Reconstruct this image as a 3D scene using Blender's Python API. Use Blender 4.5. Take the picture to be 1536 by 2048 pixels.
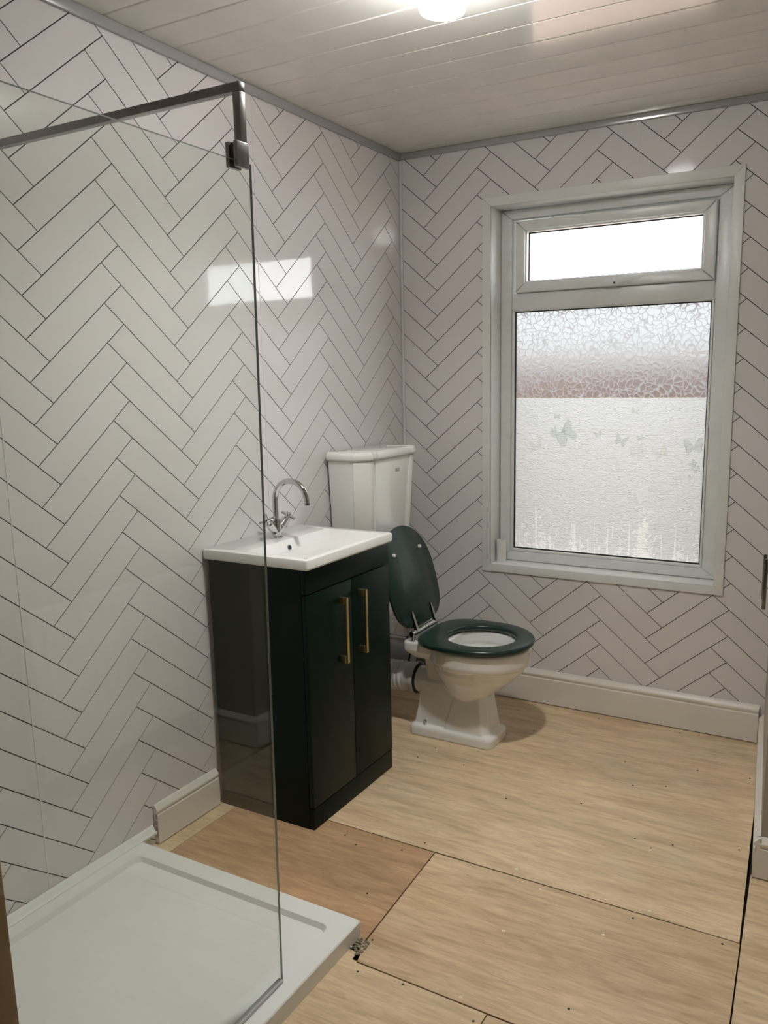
import bpy, bmesh, math, random
from mathutils import Vector, Matrix
random.seed(4)
scene = bpy.context.scene
for o in list(bpy.data.objects):
    bpy.data.objects.remove(o, do_unlink=True)
COL = scene.collection

# ---------------------------------------------------------------- camera
cam_d = bpy.data.cameras.new('camera')
cam = bpy.data.objects.new('camera', cam_d)
COL.objects.link(cam)
r_ = Vector((0.8749942, 0.4839044, -0.0148862))
u_ = Vector((-0.0730956, 0.1624420, 0.9840069))
f_ = Vector((-0.4785834, 0.8599123, -0.1775071))
m = Matrix.Identity(4)
for i in range(3):
    m[i][0] = r_[i]; m[i][1] = u_[i]; m[i][2] = -f_[i]
m[0][3], m[1][3], m[2][3] = 1.8431, -3.2475, 1.4080
cam.matrix_world = m
cam_d.sensor_fit = 'AUTO'
cam_d.sensor_width = 36.0
cam_d.lens = 1628.0 / 2048.0 * 36.0
cam_d.shift_x = (768.0 - 824.57) / 2048.0
cam_d.shift_y = (1054.47 - 1024.0) / 2048.0
cam_d.clip_start = 0.02
scene.camera = cam

# ---------------------------------------------------------------- sky, light, exposure
world = bpy.data.worlds.new('overcast_sky')
scene.world = world
world.use_nodes = True
bg = world.node_tree.nodes['Background']
bg.inputs['Color'].default_value = (0.93, 0.97, 1.0, 1)
bg.inputs['Strength'].default_value = 4.6
pl = bpy.data.lights.new('window_portal', 'AREA')
pl.shape = 'RECTANGLE'; pl.size = 0.95; pl.size_y = 1.52
pl.cycles.is_portal = True
po = bpy.data.objects.new('window_portal', pl)
COL.objects.link(po)
po.location = (0.90, 0.20, 1.355)
po.rotation_euler = (math.radians(-90), 0, 0)      # faces -y, into the room
LAMP_STRENGTH = 390.0       # added lens in the middle of the lamp, throws light down
LAMP_RIM = 32.0             # opal rim round it, deepened to shield the walls
vs = scene.view_settings
vs.view_transform = 'Standard'
vs.look = 'None'
vs.exposure = 1.05
vs.gamma = 1.0
vs.use_curve_mapping = False

# ---------------------------------------------------------------- materials
def new_mat(name):
    mt = bpy.data.materials.new(name)
    mt.use_nodes = True
    nt = mt.node_tree
    b = nt.nodes['Principled BSDF']
    return mt, nt, b

def setin(b, **kw):
    for k, v in kw.items():
        b.inputs[k.replace('_', ' ')].default_value = v

def noise_mix(nt, scale, c1, c2, detail=4.0, rough=0.5, lo=0.3, hi=0.7, coord='Object', mscale=None):
    tc = nt.nodes.new('ShaderNodeTexCoord')
    n = nt.nodes.new('ShaderNodeTexNoise')
    n.inputs['Scale'].default_value = scale
    n.inputs['Detail'].default_value = detail
    n.inputs['Roughness'].default_value = rough
    src = tc.outputs[coord]
    if mscale:
        mp = nt.nodes.new('ShaderNodeMapping')
        mp.inputs['Scale'].default_value = mscale
        nt.links.new(src, mp.inputs['Vector']); src = mp.outputs['Vector']
    nt.links.new(src, n.inputs['Vector'])
    r = nt.nodes.new('ShaderNodeValToRGB')
    r.color_ramp.elements[0].position = lo; r.color_ramp.elements[0].color = (*c1, 1)
    r.color_ramp.elements[1].position = hi; r.color_ramp.elements[1].color = (*c2, 1)
    nt.links.new(n.outputs['Fac'], r.inputs['Fac'])
    return n, r

def paint(name, col, rough=0.4, metallic=0.0, var=0.03, scale=6.0, spec=0.5, coat=0.0):
    mt, nt, b = new_mat(name)
    c1 = tuple(max(0, c * (1 - var)) for c in col); c2 = tuple(min(1, c * (1 + var)) for c in col)
    n, r = noise_mix(nt, scale, c1, c2)
    nt.links.new(r.outputs['Color'], b.inputs['Base Color'])
    b.inputs['Roughness'].default_value = rough
    b.inputs['Metallic'].default_value = metallic
    b.inputs['Specular IOR Level'].default_value = spec
    b.inputs['Coat Weight'].default_value = coat
    return mt

M = {}
# glossy printed wall panel: white with a slight warm pink cast
mt, nt, b = new_mat('gloss_tile')
oi = nt.nodes.new('ShaderNodeObjectInfo')
rr = nt.nodes.new('ShaderNodeValToRGB')
rr.color_ramp.elements[0].color = (0.715, 0.69, 0.675, 1)
rr.color_ramp.elements[1].color = (0.735, 0.712, 0.70, 1)
nt.links.new(oi.outputs['Random'], rr.inputs['Fac'])
nt.links.new(rr.outputs['Color'], b.inputs['Base Color'])
setin(b, Roughness=0.06, Specular_IOR_Level=0.5)
tc = nt.nodes.new('ShaderNodeTexCoord')
nn = nt.nodes.new('ShaderNodeTexNoise'); nn.inputs['Scale'].default_value = 5.0; nn.inputs['Detail'].default_value = 2.0
geo = nt.nodes.new('ShaderNodeNewGeometry')
nt.links.new(geo.outputs['Position'], nn.inputs['Vector'])
bp = nt.nodes.new('ShaderNodeBump'); bp.inputs['Strength'].default_value = 0.02; bp.inputs['Distance'].default_value = 0.02
nt.links.new(nn.outputs['Fac'], bp.inputs['Height']); nt.links.new(bp.outputs['Normal'], b.inputs['Normal'])
M['tile'] = mt
M['grout'] = paint('joint_grey', (0.03, 0.028, 0.026), 0.7)
M['pvc_joint'] = paint('pvc_joint_white', (0.74, 0.73, 0.72), 0.2)
M['pvc'] = paint('white_pvc', (0.72, 0.72, 0.70), 0.28, var=0.02)
M['upvc'] = paint('white_upvc_frame', (0.74, 0.76, 0.74), 0.3, var=0.04, scale=14)
M['trim_white'] = paint('white_trim_board', (0.74, 0.75, 0.72), 0.35, var=0.02)
M['skirt'] = paint('white_skirting', (0.78, 0.75, 0.68), 0.3, var=0.02)
M['trim_grey'] = paint('silver_ceiling_trim', (0.42, 0.42, 0.41), 0.22, metallic=0.25)
M['plaster'] = paint('cream_painted_wall', (0.36, 0.325, 0.27), 0.6, var=0.03)
M['hall'] = paint('hall_paint', (0.22, 0.21, 0.19), 0.7)
M['ceramic'] = paint('white_ceramic', (0.87, 0.87, 0.83), 0.09, var=0.01, coat=0.4)
M['basin'] = paint('white_basin', (0.82, 0.82, 0.79), 0.12, var=0.01)
M['tray'] = paint('white_stone_resin', (0.84, 0.85, 0.81), 0.35, var=0.015)
M['green'] = paint('dark_green_lacquer', (0.0018, 0.0098, 0.0058), 0.36, var=0.1, scale=3, spec=0.13)
M['seatgreen'] = paint('dark_green_seat', (0.008, 0.029, 0.022), 0.26, var=0.15, scale=5)
M['gold'] = paint('brushed_brass', (0.62, 0.47, 0.22), 0.3, metallic=1.0, scale=30)
M['chrome'] = paint('chrome', (0.60, 0.60, 0.60), 0.06, metallic=1.0, var=0.02)
M['chrome_dull'] = paint('brushed_chrome', (0.27, 0.26, 0.25), 0.25, metallic=1.0, var=0.08, scale=40)
M['black'] = paint('black_rubber', (0.012, 0.012, 0.012), 0.5)
M['dark'] = paint('dark_void', (0.02, 0.018, 0.015), 0.9)
M['pipe_white'] = paint('white_plastic_pipe', (0.62, 0.62, 0.60), 0.35)
M['pipe_grey'] = paint('grey_plastic_pipe', (0.36, 0.36, 0.36), 0.4)
M['wood_jamb'] = paint('raw_brown_timber', (0.46, 0.34, 0.20), 0.6, var=0.25, scale=9)
M['rad'] = paint('white_radiator', (0.90, 0.88, 0.84), 0.3)
M['badge'] = paint('grey_badge', (0.42, 0.42, 0.40), 0.3)
M['hole'] = paint('dark_screw_hole', (0.03, 0.022, 0.015), 0.8)
M['screw'] = paint('bright_zinc_screw', (0.95, 0.92, 0.80), 0.3, metallic=0.2)
M['rubble'] = paint('plaster_crumbs', (0.30, 0.27, 0.20), 0.9, var=0.4, scale=60)
M['seal'] = paint('grey_seal', (0.52, 0.54, 0.52), 0.4)

# brick (garden wall outside)
mt, nt, b = new_mat('garden_brick')
br = nt.nodes.new('ShaderNodeTexBrick')
br.inputs['Color1'].default_value = (0.56, 0.30, 0.22, 1)
br.inputs['Color2'].default_value = (0.62, 0.35, 0.27, 1)
br.inputs['Mortar'].default_value = (0.50, 0.44, 0.40, 1)
br.inputs['Scale'].default_value = 4.5
tc = nt.nodes.new('ShaderNodeTexCoord')
mp = nt.nodes.new('ShaderNodeMapping'); mp.inputs['Rotation'].default_value = (math.radians(90), 0, 0)
nt.links.new(tc.outputs['Object'], mp.inputs['Vector']); nt.links.new(mp.outputs['Vector'], br.inputs['Vector'])
nt.links.new(br.outputs['Color'], b.inputs['Base Color'])
b.inputs['Roughness'].default_value = 0.9
M['brick'] = mt
M['ground'] = paint('garden_ground', (0.30, 0.29, 0.26), 0.9, var=0.2)

# glossy ceiling plank
mt, nt, b = new_mat('ceiling_plank_pvc')
n, r = noise_mix(nt, 7.0, (0.76, 0.74, 0.695), (0.82, 0.80, 0.755), detail=6)
nt.links.new(r.outputs['Color'], b.inputs['Base Color'])
setin(b, Roughness=0.13, Specular_IOR_Level=0.5)
M['plank'] = mt

# plywood: long streaky grain along local x
def plywood(name, pale, mid, dark):
    mt, nt, b = new_mat(name)
    tc = nt.nodes.new('ShaderNodeTexCoord')
    def ns(scale, ms, detail=6.0, rough=0.6, dist=0.0):
        mp = nt.nodes.new('ShaderNodeMapping'); mp.inputs['Scale'].default_value = ms
        nt.links.new(tc.outputs['Object'], mp.inputs['Vector'])
        n = nt.nodes.new('ShaderNodeTexNoise')
        n.inputs['Scale'].default_value = scale; n.inputs['Detail'].default_value = detail
        n.inputs['Roughness'].default_value = rough; n.inputs['Distortion'].default_value = dist
        nt.links.new(mp.outputs['Vector'], n.inputs['Vector'])
        return n
    n1 = ns(2.3, (1.0, 5.5, 1.0), 5, 0.55, 2.2)
    n2 = ns(9.0, (1.0, 11.0, 1.0), 8, 0.72, 0.9)
    n3 = ns(2.2, (1.0, 1.6, 1.0), 3, 0.5, 0.6)
    r1 = nt.nodes.new('ShaderNodeValToRGB')
    e = r1.color_ramp.elements
    e[0].position = 0.25; e[0].color = (*dark, 1)
    e[1].position = 0.78; e[1].color = (*pale, 1)
    k = e.new(0.5); k.color = (*mid, 1)
    nt.links.new(n1.outputs['Fac'], r1.inputs['Fac'])
    r2 = nt.nodes.new('ShaderNodeValToRGB')
    r2.color_ramp.elements[0].position = 0.36; r2.color_ramp.elements[0].color = (0.62, 0.56, 0.5, 1)
    r2.color_ramp.elements[1].position = 0.56; r2.color_ramp.elements[1].color = (1, 1, 1, 1)
    nt.links.new(n2.outputs['Fac'], r2.inputs['Fac'])
    mx = nt.nodes.new('ShaderNodeMix'); mx.data_type = 'RGBA'; mx.blend_type = 'MULTIPLY'
    mx.inputs[0].default_value = 0.6
    nt.links.new(r1.outputs['Color'], mx.inputs[6]); nt.links.new(r2.outputs['Color'], mx.inputs[7])
    r3 = nt.nodes.new('ShaderNodeValToRGB')
    r3.color_ramp.elements[0].position = 0.35; r3.color_ramp.elements[0].color = (0.88, 0.88, 0.86, 1)
    r3.color_ramp.elements[1].position = 0.65; r3.color_ramp.elements[1].color = (1.0, 0.97, 0.94, 1)
    nt.links.new(n3.outputs['Fac'], r3.inputs['Fac'])
    mx2 = nt.nodes.new('ShaderNodeMix'); mx2.data_type = 'RGBA'; mx2.blend_type = 'MULTIPLY'
    mx2.inputs[0].default_value = 1.0
    nt.links.new(mx.outputs[2], mx2.inputs[6]); nt.links.new(r3.outputs['Color'], mx2.inputs[7])
    # cathedral figure: distorted bands running with the grain
    mpw = nt.nodes.new('ShaderNodeMapping'); mpw.inputs['Scale'].default_value = (0.22, 1.0, 1.0)
    nt.links.new(tc.outputs['Object'], mpw.inputs['Vector'])
    wv = nt.nodes.new('ShaderNodeTexWave'); wv.bands_direction = 'Y'
    wv.inputs['Scale'].default_value = 2.6; wv.inputs['Distortion'].default_value = 14.0
    wv.inputs['Detail'].default_value = 5.0; wv.inputs['Detail Scale'].default_value = 1.1
    nt.links.new(mpw.outputs['Vector'], wv.inputs['Vector'])
    r4 = nt.nodes.new('ShaderNodeValToRGB')
    r4.color_ramp.elements[0].position = 0.0; r4.color_ramp.elements[0].color = (0.72, 0.66, 0.60, 1)
    r4.color_ramp.elements[1].position = 0.5; r4.color_ramp.elements[1].color = (1, 1, 1, 1)
    nt.links.new(wv.outputs['Fac'], r4.inputs['Fac'])
    mx3 = nt.nodes.new('ShaderNodeMix'); mx3.data_type = 'RGBA'; mx3.blend_type = 'MULTIPLY'
    mx3.inputs[0].default_value = 0.32
    nt.links.new(mx2.outputs[2], mx3.inputs[6]); nt.links.new(r4.outputs['Color'], mx3.inputs[7])
    nt.links.new(mx3.outputs[2], b.inputs['Base Color'])
    b.inputs['Roughness'].default_value = 0.40
    b.inputs['Specular IOR Level'].default_value = 0.5
    bp = nt.nodes.new('ShaderNodeBump'); bp.inputs['Strength'].default_value = 0.12; bp.inputs['Distance'].default_value = 0.002
    nt.links.new(n2.outputs['Fac'], bp.inputs['Height']); nt.links.new(bp.outputs['Normal'], b.inputs['Normal'])
    return mt
M['ply_pale'] = plywood('plywood_pale', (0.90, 0.74, 0.52), (0.82, 0.65, 0.43), (0.64, 0.48, 0.29))
M['ply_warm'] = plywood('plywood_warm', (0.86, 0.68, 0.46), (0.74, 0.56, 0.36), (0.55, 0.385, 0.225))
M['ply_red'] = plywood('plywood_reddish', (0.70, 0.49, 0.30), (0.58, 0.385, 0.225), (0.44, 0.275, 0.15))

# shower glass: clear sheet with fresnel reflection, greenish edge
def sheet_glass(name, tint):
    mt = bpy.data.materials.new(name); mt.use_nodes = True
    nt = mt.node_tree; nt.nodes.clear()
    out = nt.nodes.new('ShaderNodeOutputMaterial')
    tr = nt.nodes.new('ShaderNodeBsdfTransparent'); tr.inputs['Color'].default_value = (*tint, 1)
    gl = nt.nodes.new('ShaderNodeBsdfGlossy'); gl.inputs['Roughness'].default_value = 0.01
    fr = nt.nodes.new('ShaderNodeFresnel')
    ge = nt.nodes.new('ShaderNodeNewGeometry')       # leaving the sheet reflects no more than entering it
    io = nt.nodes.new('ShaderNodeMapRange'); io.inputs['To Min'].default_value = 1.5; io.inputs['To Max'].default_value = 1 / 1.5
    nt.links.new(ge.outputs['Backfacing'], io.inputs['Value']); nt.links.new(io.outputs[0], fr.inputs['IOR'])
    mx = nt.nodes.new('ShaderNodeMixShader')
    nt.links.new(fr.outputs['Fac'], mx.inputs['Fac'])
    nt.links.new(tr.outputs[0], mx.inputs[1]); nt.links.new(gl.outputs[0], mx.inputs[2])
    nt.links.new(mx.outputs[0], out.inputs['Surface'])
    return mt
M['glass'] = sheet_glass('clear_shower_glass', (0.965, 0.985, 0.972))
M['glass_edge'] = paint('green_glass_edge', (0.22, 0.27, 0.24), 0.12, coat=0.5)

# obscure window glass: see-through blurred refraction mixed with white scattering along the relief lines
def obscure_glass(name, see, scale, line_lo, line_hi, tlc, rfc):
    mt = bpy.data.materials.new(name); mt.use_nodes = True
    nt = mt.node_tree; nt.nodes.clear()
    out = nt.nodes.new('ShaderNodeOutputMaterial')
    tc = nt.nodes.new('ShaderNodeTexCoord')
    nz = nt.nodes.new('ShaderNodeTexNoise'); nz.inputs['Scale'].default_value = 18; nz.inputs['Detail'].default_value = 2
    nt.links.new(tc.outputs['Object'], nz.inputs['Vector'])
    ad = nt.nodes.new('ShaderNodeMix'); ad.data_type = 'VECTOR'; ad.inputs[0].default_value = 0.06
    nt.links.new(tc.outputs['Object'], ad.inputs[4]); nt.links.new(nz.outputs['Color'], ad.inputs[5])
    vo = nt.nodes.new('ShaderNodeTexVoronoi'); vo.feature = 'DISTANCE_TO_EDGE'; vo.inputs['Scale'].default_value = scale
    nt.links.new(ad.outputs[1], vo.inputs['Vector'])
    rp = nt.nodes.new('ShaderNodeValToRGB')
    rp.color_ramp.elements[0].position = 0.015; rp.color_ramp.elements[0].color = (line_lo,) * 3 + (1,)
    rp.color_ramp.elements[1].position = 0.10; rp.color_ramp.elements[1].color = (line_hi,) * 3 + (1,)
    nt.links.new(vo.outputs['Distance'], rp.inputs['Fac'])
    rf = nt.nodes.new('ShaderNodeBsdfRefraction'); rf.inputs['IOR'].default_value = 1.25
    rf.inputs['Roughness'].default_value = 0.62; rf.inputs['Color'].default_value = (rfc, rfc, rfc, 1)
    bp = nt.nodes.new('ShaderNodeBump'); bp.inputs['Strength'].default_value = 0.5; bp.inputs['Distance'].default_value = 0.004
    nt.links.new(vo.outputs['Distance'], bp.inputs['Height'])
    nt.links.new(bp.outputs['Normal'], rf.inputs['Normal'])
    tr = nt.nodes.new('ShaderNodeBsdfTransparent'); tr.inputs['Color'].default_value = (rfc, rfc, rfc, 1)
    m0 = nt.nodes.new('ShaderNodeMixShader'); m0.inputs['Fac'].default_value = see
    nt.links.new(rf.outputs[0], m0.inputs[1]); nt.links.new(tr.outputs[0], m0.inputs[2])
    tl = nt.nodes.new('ShaderNodeBsdfTranslucent'); tl.inputs['Color'].default_value = (tlc, tlc, tlc, 1)
    nt.links.new(bp.outputs['Normal'], tl.inputs['Normal'])
    m1 = nt.nodes.new('ShaderNodeMixShader')
    nt.links.new(rp.outputs['Color'], m1.inputs['Fac'])
    nt.links.new(tl.outputs[0], m1.inputs[1]); nt.links.new(m0.outputs[0], m1.inputs[2])
    nt.links.new(m1.outputs[0], out.inputs['Surface'])
    return mt
M['obscure'] = obscure_glass('leaf_pattern_obscure_glass', 0.0, 43, 0.05, 0.76, 0.120, 0.118)
M['obscure_top'] = obscure_glass('top_light_glass', 0.85, 42, 0.6, 0.95, 0.8, 0.95)

# frosted privacy film with a printed meadow along the bottom
mt = bpy.data.materials.new('frosted_film'); mt.use_nodes = True
nt = mt.node_tree; nt.nodes.clear()
out = nt.nodes.new('ShaderNodeOutputMaterial')
tc = nt.nodes.new('ShaderNodeTexCoord')
sep = nt.nodes.new('ShaderNodeSeparateXYZ'); nt.links.new(tc.outputs['Object'], sep.inputs[0])
def film_noise(scale, ms, detail, dist=0.0):
    mp = nt.nodes.new('ShaderNodeMapping'); mp.inputs['Scale'].default_value = ms
    nt.links.new(tc.outputs['Object'], mp.inputs['Vector'])
    n = nt.nodes.new('ShaderNodeTexNoise'); n.inputs['Scale'].default_value = scale
    n.inputs['Detail'].default_value = detail; n.inputs['Distortion'].default_value = dist
    nt.links.new(mp.outputs['Vector'], n.inputs['Vector'])
    return n
def above(noise, z0, z1, t0, t1):
    """noise minus a threshold that rises with height over the film's foot: the print thins out upwards"""
    hr = nt.nodes.new('ShaderNodeMapRange'); hr.clamp = False
    hr.inputs['From Min'].default_value = z0; hr.inputs['From Max'].default_value = z1
    hr.inputs['To Min'].default_value = t0; hr.inputs['To Max'].default_value = t1
    nt.links.new(sep.outputs['Z'], hr.inputs['Value'])
    g = nt.nodes.new('ShaderNodeMath'); g.operation = 'SUBTRACT'
    nt.links.new(noise, g.inputs[0]); nt.links.new(hr.outputs[0], g.inputs[1])
    return g.outputs[0]
def mathn(op, a, b):
    q = nt.nodes.new('ShaderNodeMath'); q.operation = op
    for k, v in enumerate((a, b)):
        if isinstance(v, (int, float)): q.inputs[k].default_value = v
        else: nt.links.new(v, q.inputs[k])
    return q.outputs[0]
clump = film_noise(9, (1.0, 1.0, 0.15), 1)
stalk = film_noise(75, (1.0, 1.0, 0.055), 1, 0.25)
head = film_noise(62, (1.0, 1.0, 0.75), 4, 0.8)
st = mathn('ADD', stalk.outputs['Fac'], mathn('MULTIPLY', clump.outputs['Fac'], 0.35))
hd_ = mathn('ADD', head.outputs['Fac'], mathn('MULTIPLY', clump.outputs['Fac'], 0.45))
mxn = mathn('MAXIMUM', above(st, 0.0, 0.22, 0.72, 0.93), above(hd_, 0.0, 0.25, 0.745, 0.96))
gm = nt.nodes.new('ShaderNodeMath'); gm.operation = 'MULTIPLY'; gm.inputs[1].default_value = 22; gm.use_clamp = True
nt.links.new(mxn, gm.inputs[0])
cm = nt.nodes.new('ShaderNodeMix'); cm.data_type = 'RGBA'
cm.inputs[6].default_value = (0.172, 0.179, 0.174, 1); cm.inputs[7].default_value = (0.216, 0.227, 0.212, 1)
nt.links.new(gm.outputs[0], cm.inputs[0])
tl = nt.nodes.new('ShaderNodeBsdfTranslucent'); nt.links.new(cm.outputs[2], tl.inputs['Color'])
wv = film_noise(55, (1.0, 1.0, 2.2), 3, 1.2)
bp = nt.nodes.new('ShaderNodeBump'); bp.inputs['Strength'].default_value = 0.9; bp.inputs['Distance'].default_value = 0.005
nt.links.new(wv.outputs['Fac'], bp.inputs['Height'])
nt.links.new(bp.outputs['Normal'], tl.inputs['Normal'])
gl = nt.nodes.new('ShaderNodeBsdfGlossy'); gl.inputs['Roughness'].default_value = 0.2
nt.links.new(bp.outputs['Normal'], gl.inputs['Normal'])
m1 = nt.nodes.new('ShaderNodeMixShader'); m1.inputs['Fac'].default_value = 0.04
nt.links.new(tl.outputs[0], m1.inputs[1]); nt.links.new(gl.outputs[0], m1.inputs[2])
nt.links.new(m1.outputs[0], out.inputs['Surface'])
M['film'] = mt

def tint_print(name, c):
    mt = bpy.data.materials.new(name); mt.use_nodes = True
    nt = mt.node_tree; nt.nodes.clear()
    out = nt.nodes.new('ShaderNodeOutputMaterial')
    tr = nt.nodes.new('ShaderNodeBsdfTransparent'); tr.inputs['Color'].default_value = (*c, 1)
    nt.links.new(tr.outputs[0], out.inputs['Surface'])
    return mt
M['clear'] = tint_print('clear_back_face', (0.97, 0.98, 0.97))
M['bfly'] = tint_print('butterfly_print', (0.81, 0.84, 0.79))
M['bfly_soft'] = tint_print('butterfly_print_faint', (0.90, 0.92, 0.87))

mt = bpy.data.materials.new('lamp_diffuser'); mt.use_nodes = True
nt = mt.node_tree
b = nt.nodes['Principled BSDF']
setin(b, Base_Color=(0.9, 0.9, 0.9, 1), Emission_Color=(1.0, 0.985, 0.965, 1), Emission_Strength=LAMP_STRENGTH)
M['lamp'] = mt
mt = bpy.data.materials.new('lamp_opal_rim'); mt.use_nodes = True
setin(mt.node_tree.nodes['Principled BSDF'], Base_Color=(0.9, 0.9, 0.9, 1), Emission_Color=(1.0, 0.985, 0.965, 1), Emission_Strength=LAMP_RIM)
M['lamp_rim'] = mt

# ---------------------------------------------------------------- helpers
def link(name, me, mat=None, parent=None, loc=None):
    o = bpy.data.objects.new(name, me)
    COL.objects.link(o)
    if mat is not None and me is not None:
        for mm in (mat if isinstance(mat, (list, tuple)) else [mat]):
            me.materials.append(M[mm])
    if parent is not None:
        o.parent = parent
    if loc is not None:
        o.location = loc
    return o

def tag(o, label, cat, group=None, kind=None):
    o['label'] = label; o['category'] = cat
    if group: o['group'] = group
    if kind: o['kind'] = kind
    return o

def struct(o, label, cat):
    return tag(o, label, cat, kind='structure')

def empty(name, loc=(0, 0, 0), rz=0.0):
    o = bpy.data.objects.new(name, None)
    COL.objects.link(o)
    o.empty_display_size = 0.05
    o.location = loc; o.rotation_euler = (0, 0, rz)
    return o

def bm_mesh(bm, name, smooth=False, angle=None):
    bmesh.ops.recalc_face_normals(bm, faces=bm.faces[:])
    me = bpy.data.meshes.new(name)
    bm.to_mesh(me); bm.free()
    if smooth:
        for p in me.polygons: p.use_smooth = True
        if angle is not None:
            me.set_sharp_from_angle(angle=math.radians(angle))
    return me

def add_box(bm, lo, hi, bevel=0.0, seg=2):
    vs_ = [bm.verts.new((x, y, z)) for x in (lo[0], hi[0]) for y in (lo[1], hi[1]) for z in (lo[2], hi[2])]
    q = [(0, 1, 3, 2), (4, 6, 7, 5), (0, 4, 5, 1), (2, 3, 7, 6), (0, 2, 6, 4), (1, 5, 7, 3)]
    fs = [bm.faces.new([vs_[i] for i in f]) for f in q]
    if bevel > 0:
        es = list({e for f in fs for e in f.edges})
        bmesh.ops.bevel(bm, geom=es, offset=bevel, segments=seg, profile=0.5, affect='EDGES')

def box(name, lo, hi, mat, parent=None, bevel=0.0, seg=2):
    """box in world coordinates; the object's origin sits at its own base centre"""
    c = Vector(((lo[0] + hi[0]) / 2, (lo[1] + hi[1]) / 2, lo[2]))
    pw = Vector((0, 0, 0))
    bm = bmesh.new()
    add_box(bm, Vector(lo) - c, Vector(hi) - c, bevel, seg)
    o = link(name, bm_mesh(bm, name, bevel > 0, 40), mat, parent)
    o.location = c - (parent.matrix_basis.translation if parent is not None else pw)
    return o

def add_prism(bm, pts, z0, z1, pts_top=None):
    a = [bm.verts.new((p[0], p[1], z0)) for p in pts]
    t = [bm.verts.new((p[0], p[1], z1)) for p in (pts_top or pts)]
    n = len(pts)
    bm.faces.new(a[::-1]); bm.faces.new(t)
    for i in range(n):
        bm.faces.new((a[i], a[(i + 1) % n], t[(i + 1) % n], t[i]))

def add_loft(bm, rings, cap0=True, cap1=True, closed=True):
    vv = [[bm.verts.new(p) for p in r] for r in rings]
    n = len(rings[0])
    for a, c in zip(vv[:-1], vv[1:]):
        for i in range(n if closed else n - 1):
            j = (i + 1) % n
            bm.faces.new((a[i], a[j], c[j], c[i]))
    if cap0: bm.faces.new(vv[0][::-1])
    if cap1: bm.faces.new(vv[-1])

def add_tube(bm, path, rad, n=14, caps=True):
    path = [Vector(p) for p in path]
    rads = rad if isinstance(rad, (list, tuple)) else [rad] * len(path)
    t0 = (path[1] - path[0]).normalized()
    up = Vector((0, 0, 1)) if abs(t0.z) < 0.9 else Vector((1, 0, 0))
    nrm = (up - t0 * up.dot(t0)).normalized()
    rings = []
    for i, p in enumerate(path):
        if i == 0: t = t0
        elif i == len(path) - 1: t = (path[i] - path[i - 1]).normalized()
        else: t = ((path[i + 1] - path[i]).normalized() + (path[i] - path[i - 1]).normalized()).normalized()
        nrm = (nrm - t * nrm.dot(t)).normalized()
        bn = t.cross(nrm)
        rings.append([p + (nrm * math.cos(a) + bn * math.sin(a)) * rads[i] for a in [2 * math.pi * k / n for k in range(n)]])
    add_loft(bm, rings, caps, caps)

def tube(name, path, rad, mat, parent=None, n=14, angle=50):
    bm = bmesh.new(); add_tube(bm, path, rad, n)
    return link(name, bm_mesh(bm, name, True, angle), mat, parent)

def add_lathe(bm, prof, c, n=28):
    """prof: (radius, z) pairs; axis z through c"""
    rings = [[(c[0] + max(r, 1e-4) * math.cos(2 * math.pi * k / n), c[1] + max(r, 1e-4) * math.sin(2 * math.pi * k / n), c[2] + z)
              for k in range(n)] for r, z in prof]
    add_loft(bm, rings)

def rrect(x0, x1, y0, y1, r, n=5):
    pts = []
    for cx, cy, a0 in ((x1 - r, y1 - r, 0), (x0 + r, y1 - r, 90), (x0 + r, y0 + r, 180), (x1 - r, y0 + r, 270)):
        for k in range(n + 1):
            a = math.radians(a0 + 90 * k / n)
            pts.append((cx + r * math.cos(a), cy + r * math.sin(a)))
    return pts

def clip_half(poly, a, b, c):
    """keep a*u + b*v <= c"""
    out = []
    n = len(poly)
    for i in range(n):
        p, q = poly[i], poly[(i + 1) % n]
        dp = a * p[0] + b * p[1] - c; dq = a * q[0] + b * q[1] - c
        if dp <= 0: out.append(p)
        if dp * dq < 0:
            t = dp / (dp - dq)
            out.append((p[0] + t * (q[0] - p[0]), p[1] + t * (q[1] - p[1])))
    return out

def clip_rect(poly, u0, u1, v0, v1):
    for a, b, c in ((-1, 0, -u0), (1, 0, u1), (0, -1, -v0), (0, 1, v1)):
        if len(poly) < 3: return []
        poly = clip_half(poly, a, b, c)
    return poly if len(poly) >= 3 else []

def area(poly):
    return abs(sum(p[0] * q[1] - q[0] * p[1] for p, q in zip(poly, poly[1:] + poly[:1]))) / 2

# ================================================================ ROOM SHELL
ZC = 2.365            # ceiling
YN = -2.75            # wall by the door the picture is taken from
XR = 1.98             # recess wall on the right
P_ = 0.106            # herringbone: vertical pitch
Q_ = 0.5024           # horizontal period
TH = 0.0014           # tiles stand this far proud of the joints
GAP = 0.0014          # half a joint

# --- walls behind the tiles
bm = bmesh.new(); add_box(bm, (-0.12, YN - 0.1, -0.02), (-TH, 0.0, ZC + 0.05))
wall_left = struct(link('wall_left', bm_mesh(bm, 'wall_left'), 'grout'), 'left wall clad in glossy white herringbone tile panels', 'wall')
WX0, WX1, WZ0, WZ1 = 0.430, 1.370, 0.604, 2.105      # window opening
bm = bmesh.new()
for lo, hi in (((-0.12, TH, -0.02), (WX0 - 0.012, 0.26, ZC + 0.05)), ((WX1 + 0.012, TH, -0.02), (2.4, 0.26, ZC + 0.05)),
               ((WX0 - 0.012, TH, -0.02), (WX1 + 0.012, 0.26, WZ0 - 0.012)), ((WX0 - 0.012, TH, WZ1 + 0.012), (WX1 + 0.012, 0.26, ZC + 0.05))):
    add_box(bm, lo, hi)
wall_back = struct(link('wall_back', bm_mesh(bm, 'wall_back'), 'grout'), 'back wall with window clad in glossy white herringbone tiles', 'wall')

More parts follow.
